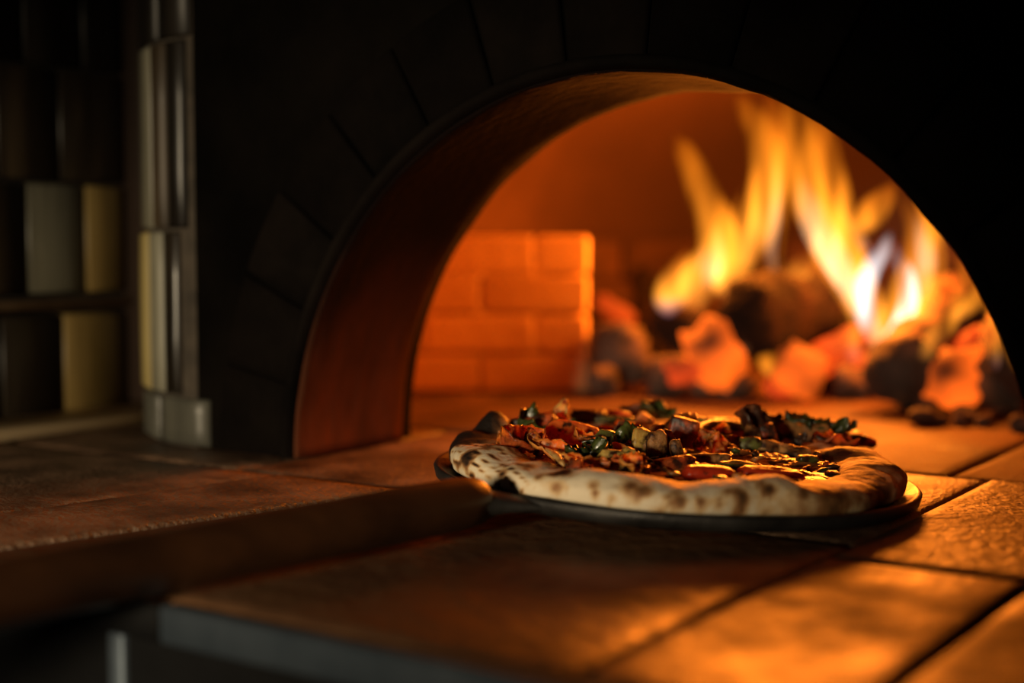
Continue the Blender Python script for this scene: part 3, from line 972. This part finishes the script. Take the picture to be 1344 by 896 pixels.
for row in V:
    for v in row:
        p = v.co
        n1 = fbm(p + Vector((3, 1, 7)), 38)
        c = 0.0
        for q, rad, st in spots:
            d = (p - q).length / rad
            d *= 1 + 0.75 * noise.noise(p * 130 + Vector((rad * 9000, 0, 0))) + 0.3 * noise.noise(p * 400)
            if d < 2:
                c = max(c, 0.85 * st * max(0, min(1, (1.6 - d) / 1.3)))
        c = max(c, min(0.7, max(0, n1 - 0.62) * 2.2))
        # toasted inner slope, right side browned plus painted dimness, dark cracks on the left flank
        a = math.atan2(p.y, p.x)
        if p.x < -0.075 and p.z > 0.003:
            sdist = math.sin((p.x * 1.0 + p.z * 0.9 + 0.3 * p.y) * 900 + 1.2 * noise.noise(p * 30))
            c = max(c, max(0, sdist - 0.55) * 2.2 * min(1, (-0.075 - p.x) / 0.015) * (0.75 + 0.8 * noise.noise(p * 45)))
        right = max(0, min(1, (p.x - 0.012) / 0.085))
        c = max(c, right * (0.56 + 0.6 * n1))
        back = max(0, min(1, (p.y + 0.02) / 0.06))
        c = max(c, back * (0.35 + 0.6 * n1))
        rin = CR - math.hypot(p.x, p.y)
        c = max(c, 0.42 * max(0, min(1, (rin + 0.001) / 0.009)) + 0.2 * n1 * (rin > 0))
        c = max(c, 1.1 * max(0, min(1, (-0.088 - p.x + 0.25 * (p.y - 0.01)) / 0.02 + 0.5 * n1)) * (p.y > 0.0))
        low = max(0, min(1, (0.0035 - p.z) / 0.003))
        c = max(c, low * 0.55)
        c += 0.10 * noise.noise(p * 210) + 0.08 * noise.noise(p * 90)
        charval[v.index] = max(0, min(1.3, c))
crust = link('crust', bm, M['mortar'], pizza)
att = crust.data.attributes.new('char', 'FLOAT', 'POINT')
for k, v in charval.items():
    att.data[k].value = v


def crust_mat():
    m, nt, p, N, L = new_mat('baked_crust')
    at_ = N.new('ShaderNodeAttribute'); at_.attribute_name = 'char'
    tc = N.new('ShaderNodeTexCoord')
    nz = N.new('ShaderNodeTexNoise'); nz.inputs['Scale'].default_value = 190; nz.inputs['Detail'].default_value = 5
    L.new(tc.outputs['Object'], nz.inputs['Vector'])
    ad = N.new('ShaderNodeMath'); ad.operation = 'MULTIPLY_ADD'; ad.inputs[1].default_value = 0.3; ad.inputs[2].default_value = -0.15
    L.new(nz.outputs['Fac'], ad.inputs[0])
    a2 = N.new('ShaderNodeMath'); a2.operation = 'ADD'
    L.new(ad.outputs[0], a2.inputs[0]); L.new(at_.outputs['Fac'], a2.inputs[1])
    cr = N.new('ShaderNodeValToRGB')
    e = cr.color_ramp.elements
    e[0].position, e[0].color = 0.05, (0.84, 0.70, 0.50, 1)
    e[1].position, e[1].color = 0.95, (0.012, 0.007, 0.005, 1)
    for pos, c in ((0.28, (0.70, 0.47, 0.24)), (0.48, (0.34, 0.155, 0.055)), (0.7, (0.07, 0.032, 0.014))):
        k = e.new(pos); k.color = (*c, 1)
    L.new(a2.outputs[0], cr.inputs[0])
    L.new(cr.outputs[0], p.inputs['Base Color'])
    p.inputs['Roughness'].default_value = 0.62
    p.inputs['Specular IOR Level'].default_value = 0.35
    bp = N.new('ShaderNodeBump'); bp.inputs['Distance'].default_value = 0.0007; bp.inputs['Strength'].default_value = 0.7
    nb = N.new('ShaderNodeTexNoise'); nb.inputs['Scale'].default_value = 420; nb.inputs['Detail'].default_value = 4
    L.new(tc.outputs['Object'], nb.inputs['Vector'])
    L.new(nb.outputs['Fac'], bp.inputs['Height']); L.new(bp.outputs[0], p.inputs['Normal'])
    return m


crust.data.materials[0] = crust_mat()

M['sauce'] = mat('tomato_sauce', (0.22, 0.02, 0.006), (0.46, 0.10, 0.02), 0.24, 60, bump=0.0011, bscale=260, rough2=0.45, coat=0.3)
M['cheese'] = mat('melted_cheese', (0.62, 0.34, 0.09), (0.86, 0.60, 0.22), 0.2, 70, bump=0.0012, bscale=300, rough2=0.4, coat=0.4, c3=(0.5, 0.2, 0.05), sss=0.2, charred=0.4)
M['cheese_brown'] = mat('browned_cheese', (0.24, 0.055, 0.010), (0.60, 0.22, 0.045), 0.22, 90, bump=0.0012, bscale=320, rough2=0.5, coat=0.3, c3=(0.42, 0.17, 0.04), sss=0.2, charred=0.7)
M['ham'] = mat('roasted_ham', (0.60, 0.12, 0.018), (0.88, 0.29, 0.05), 0.42, 50, bump=0.0012, bscale=260, coat=0.04, sss=0.45, charred=0.35, spec=0.3)
M['ham_dark'] = mat('dark_red_roasted_slice', (0.28, 0.03, 0.008), (0.60, 0.12, 0.025), 0.35, 60, bump=0.0012, bscale=260, coat=0.04, sss=0.35, charred=0.9, spec=0.3)
M['tomato'] = mat('roasted_tomato', (0.30, 0.012, 0.004), (0.52, 0.045, 0.012), 0.3, 40, bump=0.001, coat=0.04, sss=0.5, charred=0.4, spec=0.3)
M['mushroom'] = mat('roasted_mushroom', (0.20, 0.075, 0.02), (0.52, 0.24, 0.07), 0.5, 70, bump=0.0012, bscale=300, sss=0.2, charred=0.8, spec=0.3)
M['artichoke'] = mat('pale_roasted_vegetable', (0.36, 0.2, 0.04), (0.66, 0.44, 0.11), 0.4, 60, bump=0.001, coat=0.04, sss=0.4, charred=0.6, spec=0.3)
M['green_leaf'] = mat('wilted_basil', (0.008, 0.013, 0.004), (0.075, 0.09, 0.018), 0.35, 60, bump=0.0006, bscale=220, coat=0.2)
M['green_pepper'] = mat('roasted_green_pepper', (0.035, 0.045, 0.01), (0.20, 0.20, 0.05), 0.3, 50, bump=0.001, coat=0.04, sss=0.2, charred=0.8, spec=0.3)
M['char_food'] = mat('charred_topping', (0.012, 0.007, 0.005), (0.20, 0.065, 0.022), 0.4, 90, bump=0.0008, bscale=300, c3=(0.05, 0.02, 0.01))
M['olive'] = mat('black_olive', (0.006, 0.006, 0.005), (0.03, 0.025, 0.015), 0.22, 50, bump=0.0003)

# sauce disc with a lumpy surface
def topz(x, y):
    r_ = math.hypot(x, y)
    return 0.0115 + 0.0022 * fbm((x, y, 2.0), 34) + 0.0010 * noise.noise(Vector((x * 120, y * 120, 0))) - 0.003 * max(0, (r_ - 0.085) / 0.02)


bm = bmesh.new()
rows = []
for i in range(48):
    r_ = 0.0004 + 0.1 * i / 47
    rows.append([Vector((r_ * math.cos(2 * PI * k / 180), r_ * math.sin(2 * PI * k / 180), topz(r_ * math.cos(2 * PI * k / 180), r_ * math.sin(2 * PI * k / 180)))) for k in range(180)])
grid_mesh(bm, rows, closed_u=True)
bmesh.ops.recalc_face_normals(bm, faces=bm.faces)
if bm.faces[0 if bm.faces.ensure_lookup_table() is None else 0].normal.z < 0:
    bmesh.ops.reverse_faces(bm, faces=bm.faces)
link('sauce', bm, M['sauce'], pizza)


def cheese_patch(c, ra, rb, rot, material, seed, h=0.0024):
    bm = bmesh.new()
    rows = []
    for i in range(26):
        f = i / 25
        row = []
        for k in range(110):
            a = 2 * PI * k / 110
            w = 1 + 0.28 * noise.noise(Vector((math.cos(a) * 1.6, math.sin(a) * 1.6, seed * 3.3))) + 0.14 * noise.noise(Vector((math.cos(a) * 4, math.sin(a) * 4, seed)))
            x, y = ra * f * w * math.cos(a), rb * f * w * math.sin(a)
            x, y = x * math.cos(rot) - y * math.sin(rot), x * math.sin(rot) + y * math.cos(rot)
            X, Y = c[0] + x, c[1] + y
            edge = (1 - f ** 4)
            z = topz(X, Y) - 0.0006 + edge * (h + 0.0015 * fbm((X, Y, seed), 120) + 0.0011 * noise.noise(Vector((X * 340, Y * 340, seed))))
            row.append(Vector((X, Y, z)))
        rows.append(row)
    grid_mesh(bm, rows, closed_u=True)
    bmesh.ops.recalc_face_normals(bm, faces=bm.faces)
    return link('melted_cheese', bm, material, pizza)


ZT_ = 0.013
cheese_px = [(930, 588, .022, .012, 'cheese'), (1000, 598, .020, .010, 'cheese'), (1050, 606, .020, .011, 'cheese_brown'), (1105, 592, .022, .012, 'cheese'), (1075, 588, .014, .010, 'cheese_brown'),
             (1130, 602, .014, .010, 'cheese'), (960, 606, .018, .009, 'cheese_brown'), (890, 600, .016, .010, 'cheese_brown'), (1030, 618, .018, .008, 'cheese'), (690, 580, .020, .012, 'cheese_brown'), (755, 575, .018, .02, 'cheese_brown'),
             (830, 565, .022, .02, 'cheese'), (720, 562, .02, .016, 'cheese'), (660, 572, .014, .012, 'cheese'), (900, 560, .02, .02, 'cheese_brown'), (980, 565, .02, .016, 'cheese_brown'), (1060, 573, .018, .014, 'cheese_brown'),
             (870, 616, .016, .008, 'cheese_brown'), (780, 606, .016, .007, 'cheese_brown'), (1090, 610, .014, .008, 'cheese'), (800, 555, .02, .02, 'cheese'), (940, 553, .02, .02, 'cheese')]
for i, (px, py, a_, b_, mm) in enumerate(cheese_px):
    q = on_pizza(px, py, ZT_)
    if math.hypot(q.x, q.y) < 0.095:
        cheese_patch((q.x, q.y), a_, b_, 0.3 * math.sin(i * 2.1), M[mm], i + 1)


def finish(name, bm, material, loc, rot, label=None):
    bmesh.ops.recalc_face_normals(bm, faces=bm.faces)
    o = link(name, bm, material, pizza, loc=loc)
    o.rotation_euler = rot
    if label:
        o['label'] = label
    return o


def chunk(name, material, px, py, dims, rot=(0, 0, 0), seed=0, z=0.016, label=None, boxy=0.7, rough=0.12, curl=0.0):
    """an irregular piece: rounded block, lumpy, optionally curled; dims are half sizes in metres"""
    bm = bmesh.new()
    bmesh.ops.create_cube(bm, size=2)
    bmesh.ops.subdivide_edges(bm, edges=bm.edges, cuts=7, use_grid_fill=True)
    for v in bm.verts:
        n0 = v.co.normalized()
        q = v.co * boxy + n0 * (1 - boxy) * 1.25
        q *= 1 + rough * fbm(n0 * 1.3 + Vector((seed * 1.7, seed * 0.3, 0)))
        p = Vector((q.x * dims[0], q.y * dims[1], q.z * dims[2]))
        p += n0 * 0.0004 * noise.noise(p * 420 + Vector((seed, 0, 0)))
        p.z += curl * (p.x / dims[0]) ** 2 * dims[0]
        v.co = p
    return finish(name, bm, material, on_pizza(px, py, z), rot, label)


def sheet(name, material, px, py, w, l, rot=(0, 0, 0), seed=0, z=0.017, thick=0.0009, label=None, curl=0.5, ruffle=0.003, jag=0.2, point=0.0):
    """a thin leaf or slice with thickness, ruffled and curled edges"""
    bm = bmesh.new()
    n, m_ = 18, 10
    def pt(i, j, s):
        u, v = i / n * 2 - 1, j / m_ * 2 - 1
        wid = (1 - abs(u) ** 2.4) ** 0.5 if abs(u) < 1 else 0.03
        wid = max(0.06, wid * (1 - point * max(0, u)))
        wid *= 1 + jag * noise.noise(Vector((u * 4, math.copysign(1, v) * 3, seed)))
        x, y = u * l, v * w * wid
        zz = curl * (v * v) * w + 0.4 * curl * u * u * l * 0.4 + ruffle * fbm((u * 1.2, v * 1.2, seed * 2.2), 1.4)
        return Vector((x, y, zz + s * thick))
    top = [[pt(i, j, 1) for j in range(m_ + 1)] for i in range(n + 1)]
    bot = [[pt(i, j, -1) for j in range(m_ + 1)] for i in range(n + 1)]
    A = grid_mesh(bm, top); B = grid_mesh(bm, bot)
    ra = A[0] + [r[-1] for r in A[1:]] + list(reversed(A[-1][:-1])) + [r[0] for r in reversed(A[1:-1])]
    rb = B[0] + [r[-1] for r in B[1:]] + list(reversed(B[-1][:-1])) + [r[0] for r in reversed(B[1:-1])]
    for i in range(len(ra)):
        j = (i + 1) % len(ra)
        bm.faces.new((ra[i], ra[j], rb[j], rb[i]))
    return finish(name, bm, material, on_pizza(px, py, z), rot, label)


def strip(name, material, pix, r_, flat=0.6, label=None):
    """a bent strip through (px, py, local z) points"""
    D = catmull([tuple(on_pizza(px, py, z)) + (f,) for px, py, z, f in pix], 6)
    bm = bmesh.new()
    tube(bm, [Vector(d[:3]) for d in D], [max(0.0005, r_ * d[3] * (1 + 0.15 * noise.noise(Vector((i * 0.7, 0, r_ * 999))))) for i, d in enumerate(D)], seg=10, flat=flat)
    bmesh.ops.recalc_face_normals(bm, faces=bm.faces)
    o = link(name, bm, material, pizza)
    if label:
        o['label'] = label
    return o


def mushroom_slice(px, py, s_, rot, z=0.018, label=None):
    prof = [(-0.25, -1), (0.25, -1), (0.22, -0.2), (0.5, -0.35), (0.95, -0.2), (1.0, 0.15), (0.7, 0.65), (0.25, 0.85), (-0.25, 0.85), (-0.7, 0.65), (-1.0, 0.15), (-0.95, -0.2), (-0.5, -0.35), (-0.22, -0.2)]
    bm = bmesh.new()
    t = s_ * 0.2
    f = bm.faces.new([bm.verts.new((x * s_, -t, y * s_)) for x, y in prof])
    e = bmesh.ops.extrude_face_region(bm, geom=[f])
    bmesh.ops.translate(bm, verts=[v for v in e['geom'] if isinstance(v, bmesh.types.BMVert)], vec=(0, 2 * t, 0))
    bmesh.ops.bevel(bm, geom=list(bm.edges), offset=t * 0.3, segments=2, affect='EDGES')
    return finish('mushroom_slice', bm, M['mushroom'], on_pizza(px, py, z), rot, label)


# the toppings one sees singly (pixel positions are only where they lie on the pizza)
chunk('ham_slice', M['ham'], 753, 574, (0.0150, 0.0022, 0.0092), (-0.62, 0.12, 0.12), 1, 0.019, 'large orange roasted slice leaning back', 0.35, 0.10)
strip('char_mark', M['char_food'], [(767, 574, 0.0215, 0.7), (775, 573, 0.0215, 1), (783, 572, 0.022, 0.5)], 0.0011)
sheet('ham_slice', M['ham_dark'], 685, 585, 0.010, 0.013, (0.3, -0.1, 0.4), 3, 0.017, curl=0.7, ruffle=0.006)
chunk('ham_slice', M['ham_dark'], 702, 579, (0.006, 0.002, 0.006), (-0.5, 0.5, 0.3), 5, 0.019)
sheet('ham_slice', M['ham'], 676, 583, 0.007, 0.011, (0.2, 0.15, -0.3), 7, 0.016, curl=0.5, ruffle=0.006)
sheet('ham_slice', M['ham'], 722, 592, 0.006, 0.014, (0.5, 0.2, -0.5), 9, 0.016, curl=0.5, ruffle=0.005)
strip('cheese_string', M['cheese'], [(716, 588, 0.018, 0.5), (728, 596, 0.019, 1), (737, 606, 0.017, 0.8), (741, 612, 0.015, 0.4)], 0.0022)
# dark basil and olives left of centre
chunk('olive', M['olive'], 800, 577, (0.0052, 0.0046, 0.0045), (0.2, 0.3, 0), 11, 0.019, boxy=0.3)
chunk('green_pepper', M['green_pepper'], 797, 578, (0.0066, 0.0022, 0.0052), (-0.5, 0.3, 0.2), 12, 0.0195, boxy=0.5)
sheet('basil_leaf', M['green_leaf'], 822, 577, 0.006, 0.010, (0.5, -0.4, 0.6), 13, 0.0205, ruffle=0.007)
sheet('basil_leaf', M['green_leaf'], 770, 596, 0.006, 0.012, (0.4, -0.2, 0.2), 14, 0.0175, ruffle=0.007)
sheet('basil_leaf', M['green_leaf'], 785, 592, 0.006, 0.009, (0.9, 0.2, -0.4), 15, 0.018, ruffle=0.007)
chunk('olive', M['olive'], 776, 592, (0.0035, 0.0033, 0.0032), (0, 0, 0), 16, 0.018, boxy=0.25)
chunk('tomato_piece', M['tomato'], 826, 588, (0.0056, 0.0025, 0.003), (-0.3, -0.25, 0), 17, 0.0175)
chunk('tomato_piece', M['ham'], 813, 594, (0.0055, 0.0028, 0.0045), (-0.3, 0.3, 0), 18, 0.017)
chunk('artichoke_piece', M['artichoke'], 806, 606, (0.0082, 0.0035, 0.0058), (-0.35, 0.1, -0.1), 19, 0.0155, 'pale yellow-green roasted vegetable piece', 0.4)
chunk('artichoke_piece', M['artichoke'], 842, 588, (0.0056, 0.0035, 0.0100), (-0.25, 0.12, 0.15), 20, 0.0185, 'pale upright roasted vegetable piece', 0.55)
chunk('artichoke_piece', M['artichoke'], 826, 605, (0.0042, 0.0030, 0.0065), (-0.2, -0.2, 0.1), 21, 0.0160, boxy=0.4)
chunk('ham_slice', M['ham_dark'], 835, 568, (0.0035, 0.0018, 0.0045), (-0.3, 0.4, 0), 22, 0.023)
# mushroom stems under the red slice in the middle
mushroom_slice(864, 589, 0.0100, (-0.2, 0.05, 0.2), 0.0185)
chunk('mushroom_slice', M['mushroom'], 861, 590, (0.0052, 0.004, 0.0098), (-0.15, 0.1, 0.1), 23, 0.0185, boxy=0.5)
chunk('mushroom_slice', M['mushroom'], 880, 585, (0.0034, 0.004, 0.0088), (-0.2, -0.38, 0.1), 24, 0.0195, boxy=0.5)
chunk('mushroom_slice', M['mushroom'], 888, 592, (0.0030, 0.004, 0.0060), (-0.2, -0.3, 0.1), 25, 0.0185, boxy=0.5)
chunk('ham_slice', M['ham_dark'], 897, 567, (0.0086, 0.0045, 0.0080), (-0.1, 0.18, -0.25), 26, 0.0225, 'thick red-brown roasted block in the middle', 0.78, 0.05)
sheet('cheese_fold', M['cheese_brown'], 882, 555, 0.008, 0.016, (0.15, -0.42, 0.25), 27, 0.026, 0.0012, curl=-0.4, ruffle=0.004)
# behind the clear centre
strip('green_pepper', M['green_pepper'], [(903, 574, 0.018, 0.5), (922, 561, 0.021, 0.9), (945, 557, 0.022, 1), (968, 560, 0.021, 1), (986, 562, 0.02, 0.5)], 0.0040, 0.8, 'long roasted green pepper strip')
strip('green_pepper', M['green_pepper'], [(908, 546, 0.02, 0.5), (925, 552, 0.021, 1), (950, 552, 0.02, 1), (972, 553, 0.019, 0.4)], 0.0028, 0.7)
sheet('ham_slice', M['ham_dark'], 940, 574, 0.008, 0.018, (0.1, 0.05, 0.0), 30, 0.0165, curl=-0.2, ruffle=0.003)
chunk('ham_slice', M['ham_dark'], 962, 568, (0.0075, 0.003, 0.0035), (0, 0.1, 0.1), 31, 0.017)
sheet('char_shard', M['char_food'], 994, 561, 0.0085, 0.0165, (0.9, 0.62, 0.15), 32, 0.0225, 0.0013, 'dark curled charred shard standing up', 0.5, 0.006, 0.5, 0.3)
sheet('char_shard', M['char_food'], 1006, 553, 0.006, 0.013, (0.5, 0.1, -0.1), 33, 0.024, 0.0012, None, 0.5, 0.006, 0.5)
chunk('mushroom_slice', M['mushroom'], 990, 572, (0.0066, 0.0025, 0.0052), (-0.4, 0.55, 0.1), 34, 0.0185, boxy=0.5)
chunk('ham_slice', M['ham_dark'], 1010, 572, (0.0042, 0.002, 0.0075), (-0.4, -0.3, 0), 35, 0.019)
sheet('mushroom_slice', M['mushroom'], 1022, 585, 0.0065, 0.0125, (0.35, 0.18, -0.1), 36, 0.0165, 0.0016, None, -0.5, 0.002, 0.1)
sheet('mushroom_slice', M['mushroom'], 1045, 590, 0.006, 0.010, (0.3, 0.2, -0.2), 37, 0.0155, 0.0014, None, -0.4, 0.002, 0.1)
chunk('green_pepper', M['green_pepper'], 985, 583, (0.0062, 0.003, 0.0040), (-0.2, -0.1, 0), 38, 0.0165, boxy=0.3)
# heap of leaves and slices on the right
chunk('mushroom_slice', M['mushroom'], 1036, 567, (0.0100, 0.004, 0.0066), (-0.4, 0.1, 0.1), 41, 0.0185, boxy=0.3)
chunk('ham_slice', M['ham'], 1044, 560, (0.0055, 0.002, 0.004), (-0.4, 0.5, 0), 42, 0.022)
chunk('mushroom_slice', M['mushroom'], 1070, 572, (0.0092, 0.004, 0.0072), (-0.4, -0.1, -0.1), 43, 0.0175, boxy=0.35)
sheet('basil_leaf', M['green_leaf'], 1058, 555, 0.006, 0.014, (0.25, 0.12, -0.1), 44, 0.0245, ruffle=0.005)
sheet('basil_leaf', M['green_leaf'], 1075, 561, 0.005, 0.010, (0.6, 0.1, 0.3), 45, 0.0225, ruffle=0.006)
chunk('ham_slice', M['ham_dark'], 1092, 566, (0.0075, 0.003, 0.0062), (-0.3, 0.1, 0), 46, 0.0185)
sheet('basil_leaf', M['green_leaf'], 1100, 566, 0.0042, 0.0105, (0.9, -0.9, 0.2), 47, 0.0205, 0.001, 'dark leaf standing on edge', ruffle=0.004)
sheet('basil_leaf', M['green_leaf'], 1111, 561, 0.0035, 0.0068, (0.4, -0.1, 0.1), 48, 0.0225, ruffle=0.003)
chunk('ham_slice', M['ham_dark'], 1112, 574, (0.0085, 0.004, 0.005), (0, 0.15, 0), 49, 0.0155)
sheet('ham_slice', M['ham_dark'], 1095, 583, 0.006, 0.014, (0.1, 0.12, -0.1), 50, 0.0155, ruffle=0.006)
chunk('ham_slice', M['ham_dark'], 1128, 578, (0.009, 0.005, 0.0035), (0, 0.15, 0), 51, 0.0145, rough=0.3)
sheet('char_shard', M['char_food'], 1050, 579, 0.003, 0.006, (0.8, -0.7, 0.1), 52, 0.0175, jag=0.6)
# soft red tomato near the front edge
chunk('tomato_piece', M['tomato'], 930, 621, (0.0125, 0.005, 0.0034), (0.1, 0.0, 0.05), 61, 0.0145, boxy=0.35)
chunk('tomato_piece', M['tomato'], 1012, 622, (0.0150, 0.005, 0.0032), (0.1, 0.03, -0.05), 62, 0.0145, boxy=0.35)
chunk('green_pepper', M['green_pepper'], 968, 614, (0.0100, 0.004, 0.0032), (0.1, 0, 0), 63, 0.015, boxy=0.3)
chunk('green_pepper', M['green_pepper'], 1060, 603, (0.0055, 0.003, 0.0022), (0.1, 0, 0), 64, 0.015, boxy=0.3)
chunk('ham_slice', M['ham_dark'], 885, 610, (0.0100, 0.004, 0.0040), (0, -0.2, 0.2), 65, 0.0150, rough=0.25)
chunk('mushroom_slice', M['mushroom'], 925, 603, (0.0125, 0.004, 0.0030), (0, -0.1, 0), 66, 0.015, boxy=0.3)
sheet('ham_slice', M['ham'], 770, 608, 0.004, 0.012, (0.5, 0.1, -0.1), 67, 0.016, ruffle=0.004)
# back of the pizza, soft
sheet('basil_leaf', M['green_leaf'], 700, 553, 0.008, 0.010, (0.6, 0.1, 0.3), 70, 0.022, ruffle=0.008)
chunk('ham_slice', M['ham_dark'], 702, 560, (0.0125, 0.005, 0.0070), (0, -0.2, 0), 71, 0.0185, rough=0.25)
sheet('onion_petal', M['artichoke'], 738, 545, 0.0062, 0.0105, (0.9, -1.2, 0.0), 72, 0.024, 0.001, 'yellow pointed petal standing up', 0.5, 0.003, 0.1, 0.85)
chunk('tomato_piece', M['tomato'], 728, 555, (0.006, 0.003, 0.004), (0, 0.3, 0), 73, 0.0195)
chunk('char_shard', M['char_food'], 773, 549, (0.0105, 0.004, 0.0052), (0, 0, 0), 74, 0.0185, rough=0.3)
chunk('char_shard', M['char_food'], 845, 541, (0.0140, 0.005, 0.0052), (0, -0.1, 0), 75, 0.0185, rough=0.3)
chunk('tomato_piece', M['tomato'], 812, 547, (0.0075, 0.004, 0.0040), (0, 0.1, 0), 76, 0.0185)
chunk('green_pepper', M['green_pepper'], 806, 553, (0.0130, 0.004, 0.0035), (0, 0, 0), 77, 0.0175)
chunk('ham_slice', M['ham'], 846, 553, (0.0055, 0.004, 0.0045), (0, 0.5, 0), 78, 0.0185)
chunk('ham_slice', M['ham'], 815, 567, (0.0125, 0.004, 0.0020), (-0.3, 0.1, 0.1), 79, 0.019)
sheet('basil_leaf', M['green_leaf'], 862, 543, 0.006, 0.012, (0.3, 0.2, 0), 80, 0.0215, ruffle=0.006)
# torn shreds of ham, mushroom, cheese and leaf, ruffled every way
rs_ = random.Random(8)
kinds = [('ham_slice', 'ham', .008), ('ham_slice', 'ham_dark', .008), ('mushroom_slice', 'mushroom', .006), ('ham_slice', 'ham', .007), ('basil_leaf', 'green_leaf', .006), ('char_shard', 'char_food', .005), ('ham_slice', 'ham_dark', .009)]
for k in range(64):
    px = rs_.uniform(655, 1130); py = rs_.uniform(545, 612)
    q = on_pizza(px, py, 0.016)
    if math.hypot(q.x, q.y) > 0.09 or (905 < px < 1130 and py > 584) or (px < 750 and py > 574):
        continue
    nm, mm, sz = kinds[rs_.randrange(len(kinds))]
    sheet(nm, M[mm], px, py, sz * rs_.uniform(.5, .9), sz * rs_.uniform(.8, 1.5), (rs_.uniform(-.2, .9), rs_.uniform(-.5, .5), rs_.uniform(-1.2, 1.2)), 100 + k, 0.0165 + rs_.uniform(0, .003), 0.0008, None, rs_.uniform(-.5, .8), 0.0042, 0.35)
# small broken bits all over
rb_ = random.Random(21)
bits = [('ham_slice', 'ham_dark'), ('mushroom_slice', 'mushroom'), ('cheese_crumb', 'cheese_brown'), ('char_shard', 'char_food'), ('cheese_crumb', 'cheese'), ('green_pepper', 'green_pepper'), ('basil_leaf', 'green_leaf')]
for k in range(96):
    r_ = 0.092 * math.sqrt(rb_.random()); a = rb_.uniform(0, 2 * PI)
    x, y = r_ * math.cos(a), r_ * math.sin(a)
    nm, mm = bits[rb_.randrange(len(bits))]
    bm = bmesh.new()
    bmesh.ops.create_icosphere(bm, subdivisions=2, radius=1)
    d = Vector((rb_.uniform(.0025, .0055), rb_.uniform(.002, .0042), rb_.uniform(.0012, .0026)))
    for v in bm.verts:
        w = 1 + 0.4 * fbm(v.co * 1.2 + Vector((k * 1.3, 0, 0)))
        v.co = Vector((v.co.x * d.x * w, v.co.y * d.y * w, v.co.z * d.z * w))
    finish(nm, bm, M[mm], Vector((x, y, topz(x, y) + 0.002)), (rb_.uniform(-.4, .4), rb_.uniform(-.4, .4), rb_.uniform(0, 6)))
